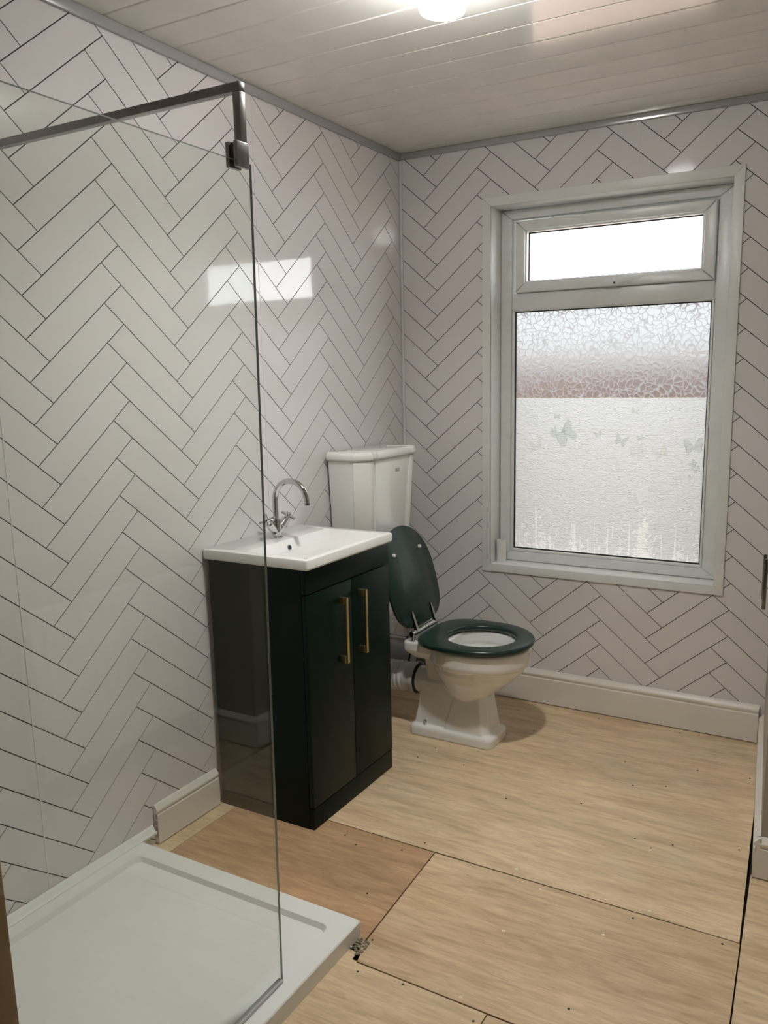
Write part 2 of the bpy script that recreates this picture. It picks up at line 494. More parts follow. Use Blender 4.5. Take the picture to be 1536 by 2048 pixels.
def herringbone(parent, u0, v0, rect, hole, put):
    """rect/hole = (umin, umax, vmin, vmax); put(u, v, d) -> world point, d = depth in front of the wall"""
    e1 = (Q_ / 2, 2 * P_); f1 = (Q_ / 2, -2 * P_)
    wB = (-Q_ / 8, P_ / 2)
    wD = (-Q_ / 8, -P_ / 2)
    shared = {}
    def tile(poly, kind):
        # shrink by the joint
        c = (sum(p[0] for p in poly) / 4, sum(p[1] for p in poly) / 4)
        inset = []
        n = len(poly)
        ar = sum(p[0] * q[1] - q[0] * p[1] for p, q in zip(poly, poly[1:] + poly[:1]))
        if ar < 0: poly = poly[::-1]
        lines = []
        for i in range(n):
            p, q = poly[i], poly[(i + 1) % n]
            dx, dy = q[0] - p[0], q[1] - p[1]; L = math.hypot(dx, dy)
            nx, ny = dy / L, -dx / L
            lines.append((nx, ny, nx * p[0] + ny * p[1] - GAP))
        full = list(poly)
        for a, b_, c_ in lines:
            full = clip_half(full, a, b_, c_)
        cut = clip_rect(full, *rect)
        if not cut or area(cut) < 2e-5: return
        whole = abs(area(cut) - area(full)) < 1e-9
        pieces = [cut]
        if hole:
            inside = clip_rect(cut, *hole)
            if inside and area(inside) > 1e-7:
                whole = False
                h0, h1, k0, k1 = hole
                pieces = []
                for rc in ((-9, h0, -9, 9), (h1, 9, -9, 9), (h0, h1, -9, k0), (h0, h1, k1, 9)):
                    s = clip_rect(cut, *rc)
                    if s and area(s) > 1e-5: pieces.append(s)
                if not pieces: return
        if whole and kind in shared:
            me = shared[kind]
        else:
            me = bpy.data.meshes.new('wall_tile')
            verts, faces = [], []
            for pc in pieces:
                k = len(verts); n_ = len(pc)
                for p in pc: verts.append(put(p[0] - c[0], p[1] - c[1], 0.0))
                for p in pc: verts.append(put(p[0] - c[0], p[1] - c[1], -TH))
                faces.append(list(range(k, k + n_)))
                for i in range(n_):
                    j = (i + 1) % n_
                    faces.append([k + j, k + i, k + n_ + i, k + n_ + j])
            me.from_pydata(verts, [], faces)
            bmx = bmesh.new(); bmx.from_mesh(me); bmesh.ops.recalc_face_normals(bmx, faces=bmx.faces[:]); bmx.to_mesh(me); bmx.free()
            me.materials.append(M['tile'])
            if whole: shared[kind] = me
        o = bpy.data.objects.new('wall_tile', me)
        COL.objects.link(o); o.parent = parent
        o.location = put(c[0], c[1], 0.0)
    mrange = range(-8, 8)
    for mcol in mrange:
        ax = u0 + mcol * Q_
        if ax + Q_ * 1.2 < rect[0] or ax - Q_ * 0.3 > rect[1]: continue
        for k in range(-6, 32):
            A = (ax, v0 - k * P_)
            B = (A[0] + wB[0], A[1] + wB[1])
            tile([A, (A[0] + e1[0], A[1] + e1[1]), (B[0] + e1[0], B[1] + e1[1]), B], 's')
            Cc = (A[0] + e1[0], A[1] + e1[1])
            D = (Cc[0] + wD[0], Cc[1] + wD[1])
            tile([D, Cc, (Cc[0] + f1[0], Cc[1] + f1[1]), (D[0] + f1[0], D[1] + f1[1])], 'b')

herringbone(wall_left, -1.8332, 2.2112, (YN, -0.002, 0.0, ZC), None, lambda u, v, d: (d, u, v))
herringbone(wall_back, 0.1770, 2.3177, (0.002, 1.60, 0.0, ZC), (WX0 - 0.014, WX1 + 0.014, WZ0 - 0.014, WZ1 + 0.014), lambda u, v, d: (u, -d, v))
# panel joints, every metre
for y in (-0.981, -1.986):
    box('panel_joint', (-0.0004, y - 0.0016, 0.0), (0.0008, y + 0.0016, ZC), 'pvc_joint', wall_left)
for z0, z1 in ((0.0, WZ0 - 0.04), (WZ1 + 0.04, ZC)):
    box('panel_joint', (1.0275, -0.0008, z0), (1.0305, 0.0004, z1), 'pvc_joint', wall_back)

# --- right side: skewed return wall with a corner, then a recess
SX0, SX1, SY = 1.580, 1.668, -0.93
bm = bmesh.new(); add_prism(bm, [(SX0, 0.0), (SX1, SY), (2.1, SY), (2.1, 0.0)], -0.02, ZC + 0.05)
wall_right = struct(link('wall_right', bm_mesh(bm, 'wall_right'), 'plaster'), 'cream painted return wall at the right edge', 'wall')
bm = bmesh.new(); add_box(bm, (XR, YN - 0.1, -0.02), (XR + 0.1, SY, ZC + 0.05))
struct(link('wall_recess', bm_mesh(bm, 'wall_recess'), 'plaster'), 'painted recess wall behind the radiator', 'wall')
bm = bmesh.new()
add_box(bm, (0.0, YN - 0.1, -0.02), (0.985, YN, ZC + 0.05))
add_box(bm, (0.985, YN - 0.1, 2.06), (XR, YN, ZC + 0.05))
add_box(bm, (1.92, YN - 0.1, -0.02), (XR, YN, 2.06))
struct(link('wall_near', bm_mesh(bm, 'wall_near'), 'plaster'), 'painted wall with the doorway the view is taken through', 'wall')
bm = bmesh.new()
add_box(bm, (-0.7, -4.7, -0.02), (2.7, -4.6, ZC + 0.05)); add_box(bm, (-0.7, -4.6, -0.02), (-0.6, YN - 0.1, ZC + 0.05)); add_box(bm, (2.6, -4.6, -0.02), (2.7, YN - 0.1, ZC + 0.05))
add_box(bm, (-0.6, YN - 0.12, -0.02), (-0.12, YN - 0.1, ZC + 0.05)); add_box(bm, (2.08, YN - 0.12, -0.02), (2.6, YN - 0.1, ZC + 0.05))
struct(link('wall_hall', bm_mesh(bm, 'wall_hall'), 'hall'), 'plain painted walls of the landing outside the door', 'wall')
# door lining: raw timber jambs and head
dj = empty('door_1', (1.027, YN, 0)); struct(dj, 'raw brown timber door lining at the left picture edge', 'door frame')
box('jamb', (0.987, YN - 0.11, 0.0), (1.027, YN + 0.006, 2.06), 'wood_jamb', dj, 0.003)
box('jamb', (1.88, YN - 0.11, 0.0), (1.92, YN + 0.006, 2.06), 'wood_jamb', dj, 0.003)
box('head', (1.027, YN - 0.11, 2.02), (1.88, YN + 0.006, 2.06), 'wood_jamb', dj, 0.003)

# --- ceiling: long glossy planks
bm = bmesh.new(); add_box(bm, (-0.7, -4.7, ZC + 0.012), (2.7, 0.26, ZC + 0.06))
ceiling = struct(link('ceiling', bm_mesh(bm, 'ceiling'), 'grout'), 'white plank ceiling with narrow grooves running to the window wall', 'ceiling')
pitch = 0.1268
y1 = -0.061
edges = [0.0] + [y1 - k * pitch for k in range(23)]
pm = None
for a, c in zip(edges[:-1], edges[1:]):
    if c < YN - 0.2: break
    bm = bmesh.new(); w = a - c
    prof = [(-w / 2 + 0.0006, 0.012), (-w / 2 + 0.0006, 0.0045), (-w / 2 + 0.004, 0.0), (w / 2 - 0.004, 0.0), (w / 2 - 0.0006, 0.0045), (w / 2 - 0.0006, 0.012)]
    if abs(w - pitch) < 1e-6 and pm is not None:
        bm.free(); me = pm
    else:
        add_loft(bm, [[(-0.995, p[0], p[1]) for p in prof], [(0.995, p[0], p[1]) for p in prof]])
        me = bm_mesh(bm, 'ceiling_plank'); me.materials.append(M['plank'])
        if abs(w - pitch) < 1e-6: pm = me
    o = bpy.data.objects.new('ceiling_plank', me); COL.objects.link(o); o.parent = ceiling
    o.location = (0.99, (a + c) / 2, ZC)
bm = bmesh.new(); add_box(bm, (-0.7, -4.7, ZC), (2.7, YN - 0.1, ZC + 0.012))
link('hall_board', bm_mesh(bm, 'hall_board'), 'hall', ceiling)

# trims
def trim(name, lo, hi, mat, label, bevel=0.003):
    return struct(box(name, lo, hi, mat, None, bevel), label, 'trim')
trim('trim_1', (0.0005, YN, 2.335), (0.012, -0.0135, ZC - 0.0005), 'trim_grey', 'silver grey edging along the left wall under the ceiling')
trim('trim_2', (0.0, -0.012, 2.340), (1.585, -0.0005, ZC - 0.0005), 'trim_grey', 'silver grey edging along the back wall under the ceiling')
trim('trim_3', (0.0008, -0.0125, 0.0), (0.0125, -0.0008, 2.336), 'pvc_joint', 'thin white upright strip in the corner of the tiled walls', 0.004)

# --- floor: plywood sheets over a dark subfloor
bm = bmesh.new(); add_box(bm, (-0.12, YN - 0.1, -0.06), (2.1, 0.26, -0.019))
floor = struct(link('floor', bm_mesh(bm, 'floor'), 'dark'), 'bare plywood sheet floor over dark subfloor', 'floor')
bm = bmesh.new(); add_box(bm, (-0.7, -4.7, -0.06), (2.7, YN - 0.1, -0.001))
struct(link('floor_hall', bm_mesh(bm, 'floor_hall'), 'ply_warm'), 'plain boarded floor of the landing outside the door', 'floor')
def ply(pts, mat, org=(0, 0)):
    c = Vector((sum(p[0] for p in pts) / len(pts), sum(p[1] for p in pts) / len(pts), 0))
    bm = bmesh.new(); add_prism(bm, [(p[0] - c.x, p[1] - c.y) for p in pts], -0.0185, 0.0)
    o = link('plywood_sheet', bm_mesh(bm, 'plywood_sheet'), mat, floor); o.location = c
    return o
ply([(0.0, -1.2475), (1.6585, -1.2535), (1.579, -0.012), (1.572, 0.0), (0.0, 0.0)], 'ply_pale')
ply([(0.826, -1.7600), (1.6875, -1.7680), (1.6605, -1.2575), (0.797, -1.2560)], 'ply_warm')
ply([(0.075, -1.72), (0.8185, -1.70), (0.7935, -1.2555), (0.075, -1.2505)], 'ply_red')
ply([(0.0, -1.72), (0.0735, -1.72), (0.0735, -1.2505), (0.0, -1.2500)], 'ply_pale')
ply([(0.0, YN), (1.16, YN), (1.192, -1.768), (0.842, -1.7645), (0.835, -1.735), (0.70, -1.722), (0.0, -1.722)], 'ply_pale')
ply([(1.163, YN), (1.735, YN), (1.6880, -1.7715), (1.195, -1.7685)], 'ply_warm')
ply([(1.740, YN), (XR, YN), (XR, SY - 0.004), (1.648, SY - 0.004), (1.6640, -1.2575), (1.6920, -1.7715)], 'ply_pale')
# crumbs where the tray corner meets the sheets
bm = bmesh.new()
for k in range(90):
    a = random.random(); x = 0.802 + random.random() * 0.034; y = -1.690 - random.random() * 0.055 * (0.3 + a)
    s = 0.0016 + random.random() * 0.0035
    mm = Matrix.Translation((x, y, s * 0.7 - 0.010 * random.random())) @ Matrix.Rotation(random.random() * 3, 4, 'Z') @ Matrix.Rotation(random.random() * 3, 4, 'X')
    bmesh.ops.create_icosphere(bm, subdivisions=1, radius=s, matrix=mm)
tag(link('plaster_crumbs', bm_mesh(bm, 'plaster_crumbs'), 'rubble'), 'pale plaster crumbs in the floor gap at the shower tray corner', 'debris', kind='stuff')
# fixings in the sheets
bm = bmesh.new(); add_lathe(bm, [(0.0, -0.0012), (0.0032, -0.0012), (0.0032, 0.0004), (0.0018, 0.0004), (0.0, 0.0001)], (0, 0, 0), 10); sm_hole = bm_mesh(bm, 'screw'); sm_hole.materials.append(M['hole'])
bm = bmesh.new(); add_lathe(bm, [(0.0, -0.001), (0.0040, -0.001), (0.0040, 0.0006), (0.0020, 0.0006), (0.0016, -0.0003), (0.0, -0.0003)], (0, 0, 0), 12); sm_zinc = bm_mesh(bm, 'screw'); sm_zinc.materials.append(M['screw'])
for x, y in [(1.116, -1.489), (1.14, -1.278), (1.348, -1.384), (1.431, -1.232), (1.118, -1.748), (1.045, -1.219)]:
    o = bpy.data.objects.new('screw', sm_zinc); COL.objects.link(o); o.parent = floor; o.location = (x, y, 0)
for x, y in [(1.324, -.523), (1.602, -.818), (1.42, -.883), (1.399, -1.282), (.744, -1.223), (.98, -1.775), (.834, -1.677), (.862, -1.79), (1.174, -1.80),
             (1.574, -.329), (1.221, -.568), (1.098, -.771), (.862, -.856), (.629, -.699), (.951, -.062), (1.28, -.054), (1.35, -1.666), (1.622, -1.278),
             (.754, -.301), (1.31, -.90), (1.365, -.93), (.47, -.62), (.445, -.72), (.50, -1.30), (.56, -1.33), (.70, -1.29), (.72, -1.52), (1.15, -.40), (1.40, -.35), (.80, -1.30)]:
    o = bpy.data.objects.new('screw', sm_hole); COL.objects.link(o); o.parent = floor; o.location = (x, y, 0)

# --- skirting boards (profile: d = out from the wall, z up)
def skirting(name, A, B, nrm, h, t, label, back=0.0):
    prof = [(0, 0), (t, 0), (t, h * 0.745), (t * 0.78, h * 0.755), (t * 0.72, h * 0.775), (t * 0.80, h * 0.80), (t * 0.98, h * 0.83), (t * 0.99, h * 0.87),
            (t * 0.80, h * 0.915), (t * 0.50, h * 0.95), (t * 0.38, h * 0.985), (t * 0.30, h), (0, h)]
    A = Vector(A); B = Vector(B); nrm = Vector(nrm).normalized()
    bm = bmesh.new()
    rings = [[(E - A) + nrm * (d + back) + Vector((0, 0, z)) for d, z in prof] for E in (A, B)]
    add_loft(bm, rings)
    o = link(name, bm_mesh(bm, name, True, 28), 'skirt')
    o.location = A
    return struct(o, label, 'skirting board')
skirting('baseboard_back', (0.03, -0.0012, 0.004), (1.562, -0.0012, 0.004), (0, -1, 0), 0.148, 0.018, 'long white moulded skirting board under the window')
sk = skirting('baseboard_left', (0.0012, -1.612, 0.004), (0.0012, -1.336, 0.004), (1, 0, 0), 0.124, 0.017, 'short white hollow skirting board between shower tray and green vanity')
for z in (0.024, 0.044, 0.064, 0.084):      # open cells of the cut end
    box('end_cell', (0.0055, -1.6124, z), (0.0150, -1.6090, z + 0.015), 'pipe_grey', sk)
dv = Vector((SX1 - SX0, SY, 0)).normalized(); nr = Vector((dv.y, -dv.x, 0)).normalized()
if nr.x > 0: nr = -nr
skirting('baseboard_right', (SX0 + 0.002, -0.022, 0.004), (SX1 + dv.x * 0.018, SY + dv.y * 0.018, 0.004), nr, 0.12, 0.018, 'white moulded skirting along the cream return wall, left face')
skirting('baseboard_return', (SX1 - 0.012, SY - 0.0012, 0.004), (1.95, SY - 0.0012, 0.004), (0, -1, 0), 0.12, 0.018, 'white moulded skirting on the near end of the cream wall')

# ================================================================ WINDOW
win = empty('window_1', (0.90, 0.10, WZ0)); struct(win, 'white upvc window with frosted butterfly film and top opening light', 'window')
def wbox(name, lo, hi, mat='upvc', parent=None, bevel=0.004):
    o = box(name, lo, hi, mat, None, bevel)
    par = parent or win
    base = Vector(win.location) if par is win else Vector(win.location) + Vector(par.location)
    o.parent = par
    o.location = o.location - base
    return o
FY = 0.10
# surround: flat trims on the wall, reveal boards
def frame_bm(x0, x1, z0, z1, wl, wr, wb, wt, y0, y1, mitre=True, bevel=0.0):
    """four mitred members as separate closed prisms"""
    out = []
    ox = [(x0, z0), (x1, z0), (x1, z1), (x0, z1)]
    ix = [(x0 + wl, z0 + wb), (x1 - wr, z0 + wb), (x1 - wr, z1 - wt), (x0 + wl, z1 - wt)]
    for i in range(4):
        j = (i + 1) % 4
        out.append([ox[i], ox[j], ix[j], ix[i]])
    return out
def members(name, x0, x1, z0, z1, wl, wr, wb, wt, y0, y1, mat, parent, bevel=0.003, gap=0.0):
    names = ('bottom', 'right', 'top', 'left')
    base = Vector(win.location) if parent is win else Vector(win.location) + Vector(parent.location)
    for poly in frame_bm(x0, x1, z0, z1, wl, wr, wb, wt, y0, y1):
        c = (sum(p[0] for p in poly) / 4, sum(p[1] for p in poly) / 4)
        bm = bmesh.new()
        fr = [bm.verts.new((p[0] - c[0], 0, p[1] - c[1])) for p in poly]
        bk = [bm.verts.new((p[0] - c[0], y1 - y0, p[1] - c[1])) for p in poly]
        bm.faces.new(fr); bm.faces.new(bk[::-1])
        for i in range(4):
            j = (i + 1) % 4
            bm.faces.new((fr[i], bk[i], bk[j], fr[j]))
        if bevel:
            es = [e for e in bm.edges if all(v in fr for v in e.verts)]
            bmesh.ops.bevel(bm, geom=es, offset=bevel, segments=2, profile=0.5, affect='EDGES')
        o = link(name, bm_mesh(bm, name, True, 40), mat, parent)
        o.location = Vector((c[0], y0, c[1])) - base
T = 0.037
members('architrave', WX0 - T, WX1 + T, WZ0 - T + 0.004, WZ1 + T, T, T, T - 0.004, T, -0.0075, -0.0005, 'trim_white', win, 0.0015)
wbox('reveal_board', (WX0 - 0.010, -0.006, WZ0 - 0.010), (WX0, 0.16, WZ1 + 0.010), 'trim_white', bevel=0.001)
wbox('reveal_board', (WX1, -0.006, WZ0 - 0.010), (WX1 + 0.010, 0.16, WZ1 + 0.010), 'trim_white', bevel=0.001)
wbox('reveal_board', (WX0, -0.006, WZ1), (WX1, 0.16, WZ1 + 0.010), 'trim_white', bevel=0.001)
wbox('sill_board', (WX0, -0.006, WZ0 - 0.010), (WX1, 0.16, WZ0), 'trim_white', bevel=0.001)
# outer frame and transom
LX0, LX1, LZ0, LZ1 = 0.492, 1.296, 0.659, 1.690        # lower glass
members('outer_frame', WX0 + 0.001, WX1 - 0.001, WZ0 + 0.001, WZ1 - 0.001, 0.050, 0.062, 0.042, 0.040, FY, 0.165, 'upvc', win, 0.006)
members('inner_step', 0.478, 1.312, 0.642, 2.070, 0.012, 0.014, 0.014, 0.010, FY + 0.010, 0.15, 'upvc', win, 0.003)
tb = box('transom', (0.484, FY + 0.002, 1.692), (1.304, 0.160, 1.766), 'upvc', None, 0.007, 3); tb.parent = win; tb.location -= Vector(win.location)
# glazing bead and black gasket round the lower glass
members('glazing_bead', LX0 - 0.010, LX1 + 0.010, LZ0 - 0.012, LZ1 + 0.006, 0.010, 0.010, 0.012, 0.006, FY + 0.004, 0.125, 'upvc', win, 0.004)
members('gasket', LX0 - 0.001, LX1 + 0.001, LZ0 - 0.001, LZ1 + 0.001, 0.0055, 0.0055, 0.0060, 0.0050, 0.1165, 0.1238, 'black', win, 0.0)
# lower sealed unit
def pane(name, x0, x1, z0, z1, y0, y1, mat, parent=win):
    base = Vector(win.location) if parent is win else Vector(win.location) + Vector(parent.location)
    c = Vector(((x0 + x1) / 2, y0, z0))
    bm = bmesh.new(); add_box(bm, Vector((x0, y0, z0)) - c, Vector((x1, y1, z1)) - c)
    me = bm_mesh(bm, name)
    o = link(name, me, [mat, 'clear'], parent); o.location = c - base
    for p in me.polygons: p.material_index = 0 if p.normal.y < -0.9 else 1
    return o
ZF = 1.325
lp = pane('pane', LX0 - 0.004, LX1 + 0.004, ZF + 0.0002, LZ1 + 0.004, 0.1242, 0.1282, 'obscure')
lp['label'] = 'leaf-patterned obscure glass'
fm = pane('privacy_film', LX0 - 0.004, LX1 + 0.004, LZ0 - 0.004, ZF, 0.1240, 0.1282, 'film')
fm['label'] = 'frosted film printed with butterflies and meadow grass'
# printed butterflies (flat shapes on the film)
def butterfly(x, z, s, rot, soft):
    right = [(0.02, 0.02), (0.10, 0.22), (0.26, 0.42), (0.44, 0.50), (0.50, 0.40), (0.46, 0.22), (0.34, 0.04), (0.40, -0.06), (0.40, -0.22), (0.28, -0.34), (0.16, -0.28), (0.06, -0.12), (0.02, -0.14)]
    pts = right + [(-p[0], p[1]) for p in reversed(right)]
    ca, sa = math.cos(rot), math.sin(rot)
    bm = bmesh.new()
    fv = [bm.verts.new((s * (p[0] * ca - p[1] * sa), 0.0, s * (p[0] * sa + p[1] * ca))) for p in pts]
    f = bm.faces.new(fv)
    bmesh.ops.triangulate(bm, faces=[f])
    me = bm_mesh(bm, 'butterfly_print')
    o = link('butterfly_print', me, 'bfly_soft' if soft else 'bfly', fm)
    o.location = Vector((x, 0.1236, z)) - Vector(win.location) - Vector(fm.location)
B = [(0.684, 1.246, 0.028), (0.67, 1.191, 0.028), (0.724, 1.166, 0.104), (0.789, 1.121, 0.025), (0.59, 1.117, 0.057), (0.864, 1.173, 0.031), (0.96, 1.148, 0.054),
     (1.04, 1.16, 0.028), (1.016, 1.269, 0.028), (1.027, 1.104, 0.054), (1.124, 1.103, 0.057), (1.251, 1.13, 0.072), (1.253, 1.064, 0.031), (1.266, 1.039, 0.031), (1.24, 1.008, 0.019)]
rots = [-.2, .3, .62, .1, .3, .35, -.35, .2, -.25, .15, .5, .12, 1.0, .5, -.8]
for i, (x, z, s) in enumerate(B):
    butterfly(x, z, s * 1.05, rots[i], i in (3, 4, 9, 10))
# top opening sash
sash = empty('top_sash'); sash.parent = win; sash.location = Vector((0.90, 0.085, 1.768)) - Vector(win.location)
members('sash_frame', 0.501, 1.303, 1.766, 2.054, 0.044, 0.044, 0.036, 0.040, 0.084, 0.140, 'upvc', sash, 0.007)
members('sash_bead', 0.540, 1.264, 1.799, 2.017, 0.012, 0.012, 0.012, 0.010, 0.092, 0.125, 'upvc', sash, 0.003)
members('gasket', 0.5505, 1.2535, 1.8095, 2.0085, 0.0060, 0.0060, 0.0060, 0.0060, 0.1125, 0.120, 'black', sash, 0.0)
pane('pane', 0.549, 1.255, 1.808, 2.010, 0.1202, 0.1242, 'obscure_top', sash)
hd = empty('sash_handle'); hd.parent = sash; hd.location = Vector((0.93, 0.08, 1.776)) - Vector(win.location) - Vector(sash.location)
def hpart(name, bm, mat):
    o = link(name, bm_mesh(bm, name, True, 40), mat, sash)
    o.location = Vector((0.93, 0.08, 1.776)) - Vector(win.location) - Vector(sash.location)
    return o
COL.objects.unlink(hd); bpy.data.objects.remove(hd)
bm = bmesh.new(); add_box(bm, (-0.046, -0.008, -0.010), (0.020, 0.006, 0.008), 0.003)
add_loft(bm, [[(-0.01, -0.012, -0.004), (-0.01, -0.004, -0.004), (-0.01, -0.004, 0.010), (-0.01, -0.012, 0.010)],
              [(0.05, -0.020, 0.004), (0.05, -0.010, 0.004), (0.05, -0.010, 0.016), (0.05, -0.020, 0.016)],
              [(0.105, -0.022, 0.012), (0.105, -0.013, 0.012), (0.105, -0.013, 0.022), (0.105, -0.022, 0.022)]])
hpart('sash_handle', bm, 'upvc')
bm = bmesh.new(); add_tube(bm, [(0, -0.014, 0.001), (0, -0.006, 0.001)], 0.004, 10); hpart('lock_button', bm, 'black')

# short white cardboard tube on the sill
bm = bmesh.new(); n = 28
rings = []
for r, z in ((0.0215, 0.0), (0.0215, 0.098), (0.0180, 0.098), (0.0180, 0.002)):
    rings.append([(r * math.cos(2 * math.pi * k / n), r * math.sin(2 * math.pi * k / n), z) for k in range(n)])
add_loft(bm, rings + [rings[0]], False, False)
rl = link('paper_tube', bm_mesh(bm, 'paper_tube', True, 40), 'trim_white'); rl.location = (0.4555, 0.063, WZ0 + 0.0004)
tag(rl, 'short white open tube standing at the left end of the window sill', 'tube')

# ================================================================ OUTSIDE
gw = box('garden_wall', (-3.5, 1.75, -0.4), (5.5, 1.98, 1.50), 'brick')
struct(gw, 'brick garden wall seen blurred through the obscure glass', 'wall')
gd = box('ground', (-3.5, 0.27, -0.5), (5.5, 6.0, -0.4), 'ground')
struct(gd, 'paved ground outside below the window', 'ground')

# ================================================================ CEILING LAMP
lamp = empty('ceiling_lamp', (0.906, -1.38, ZC)); tag(lamp, 'round white glowing opal ceiling lamp at the top edge', 'lamp')
bm = bmesh.new(); add_lathe(bm, [(0.0, 0.0), (0.062, 0.0), (0.062, -0.016), (0.058, -0.019), (0.0, -0.019)], (0, 0, 0), 40)
link('lamp_base', bm_mesh(bm, 'lamp_base', True, 40), 'pvc', lamp)
bm = bmesh.new()          # opal bezel deepened, added lens set back inside, to cut sideways light
add_lathe(bm, [(0.050, -0.0195)] + [(0.075 * math.cos(a), -0.058 - 0.058 * math.sin(a)) for a in [math.radians(x) for x in range(-40, 46, 8)]] + [(0.053, -0.1085), (0.050, -0.1060), (0.050, -0.066)], (0, 0, 0), 40)
link('opal_light_shield', bm_mesh(bm, 'opal_light_shield', True, 60), 'lamp_rim', lamp)
bm = bmesh.new()
add_lathe(bm, [(0.0, -0.0665), (0.0492, -0.0665), (0.0485, -0.0690), (0.030, -0.0720), (0.0, -0.0735)], (0, 0, 0), 40)
link('added_lamp_lens', bm_mesh(bm, 'added_lamp_lens', True, 60), 'lamp', lamp)

# ================================================================ SHOWER
TX, TY0, TY1, TZ = 0.800, -1.676, YN + 0.003, 0.045
bm = bmesh.new()
def ring(x0, x1, y0, y1, r, z): return [(p[0], p[1], z) for p in rrect(x0, x1, y0, y1, r)]
add_loft(bm, [ring(0.002, TX, TY1, TY0, 0.008, 0.0005), ring(0.002, TX, TY1, TY0, 0.008, TZ - 0.003), ring(0.004, TX - 0.0025, TY1 + 0.002, TY0 - 0.0025, 0.008, TZ),
              ring(0.060, 0.742, TY1 + 0.06, TY0 - 0.057, 0.020, TZ), ring(0.068, 0.734, TY1 + 0.068, TY0 - 0.063, 0.018, TZ - 0.014),
              ring(0.110, 0.690, TY1 + 0.12, TY0 - 0.12, 0.015, TZ - 0.017)])
tray = empty('shower_tray', (0.40, -2.21, 0.0)); tag(tray, 'low white rectangular shower tray on the floor by the left wall', 'shower tray')
o = link('tray_body', bm_mesh(bm, 'tray_body', True, 30), 'tray', tray); o.location = -Vector(tray.location)
bm = bmesh.new()
add_loft(bm, [[(0.0012, y, TZ - 0.004), (0.020, y, TZ - 0.004), (0.020, y, TZ + 0.003), (0.010, y, TZ + 0.010), (0.006, y, TZ + 0.020), (0.0012, y, TZ + 0.022)] for y in (TY0 + 0.055, TY1)])
o = link('wall_seal', bm_mesh(bm, 'wall_seal', True, 50), 'tray', tray); o.location = -Vector(tray.location)

scr = empty('shower_screen', (0.755, -2.34, TZ)); tag(scr, 'clear frameless glass shower screen braced by a chrome arm', 'shower screen')
def spart(name, bm, mat, smooth=True, ang=40, parent=scr):
    o = link(name, bm_mesh(bm, name, smooth, ang), mat, parent)
    off = Vector(scr.location)
    o.location = -off
    return o
GX0, GX1, GY0, GZ0, GZ1 = 0.7520, 0.7580, -1.9445, TZ + 0.003, 1.826
bm = bmesh.new(); add_box(bm, (GX0, TY1 + 0.004, GZ0), (GX1, GY0, GZ1))
for v in bm.verts:
    if v.co.y > -2.2 and v.co.z > 1.0: v.co.y += 0.0235
me = bm_mesh(bm, 'glass_panel')
me.materials.append(M['glass']); me.materials.append(M['glass_edge'])
for p in me.polygons:
    p.material_index = 0 if abs(p.normal.x) > 0.9 else 1
o = link('glass_panel', me, None, scr); o.location = -Vector(scr.location)
bm = bmesh.new(); add_box(bm, (GX0 - 0.004, TY1 + 0.004, TZ + 0.0004), (GX1 + 0.003, GY0 - 0.002, GZ0 + 0.006), 0.002)
spart('bottom_seal', bm, 'seal')
AZ = 1.968
bm = bmesh.new(); add_box(bm, (0.0015, GY0 - 0.009, AZ - 0.017), (0.7635, GY0 + 0.008, AZ), 0.0012); spart('support_arm', bm, 'chrome_dull')
bm = bmesh.new(); add_box(bm, (0.7465, GY0 - 0.009, 1.856), (0.7635, GY0 + 0.008, AZ - 0.0172), 0.0012); spart('drop_post', bm, 'chrome_dull')
bm = bmesh.new(); add_box(bm, (0.7405, GY0 - 0.030, 1.812), (0.7500, GY0 + 0.004, 1.858), 0.0012); add_box(bm, (0.7605, GY0 - 0.030, 1.812), (0.7700, GY0 + 0.004, 1.858), 0.0012)
add_box(bm, (0.7500, GY0 - 0.022, 1.834), (0.7605, GY0 + 0.003, 1.8578), 0.0)
spart('glass_clamp', bm, 'chrome_dull')
bm = bmesh.new(); add_box(bm, (0.0012, GY0 - 0.020, AZ - 0.029), (0.0080, GY0 + 0.019, AZ + 0.012), 0.002); spart('wall_flange', bm, 'chrome_dull')

# ================================================================ VANITY
VX, VY0, VY1, VZ = 0.402, -1.325, -0.833, 0.851
van = empty('vanity_unit', (0.20, -1.079, 0)); tag(van, 'dark green two-door vanity cabinet under the white basin', 'vanity cabinet')
def vbox(name, lo, hi, mat='green', parent=van, bevel=0.0012):
    o = box(name, lo, hi, mat, None, bevel)
    base = Vector(van.location) if parent is van else Vector(van.location) + Vector(parent.location)
    o.parent = parent; o.location = o.location - base
    return o
bm = bmesh.new()
for lo, hi in (((0.019, VY0, 0.0), (VX - 0.019, VY0 + 0.016, VZ)), ((0.019, VY1 - 0.016, 0.0), (VX - 0.019, VY1, VZ)), ((0.019, VY0 + 0.016, 0.0), (0.030, VY1 - 0.016, VZ)),
               ((0.030, VY0 + 0.016, 0.072), (VX - 0.019, VY1 - 0.016, 0.088))):
    add_box(bm, lo, hi)
o = link('carcass', bm_mesh(bm, 'carcass'), 'green', van); o.location = -Vector(van.location)
vbox('plinth_panel', (VX - 0.0185, VY0 + 0.001, 0.0), (VX - 0.002, VY1 - 0.001, 0.071))
vbox('top_rail', (VX - 0.0185, VY0 + 0.0005, 0.7745), (VX - 0.0005, VY1 - 0.0005, VZ))
ym = -1.0755
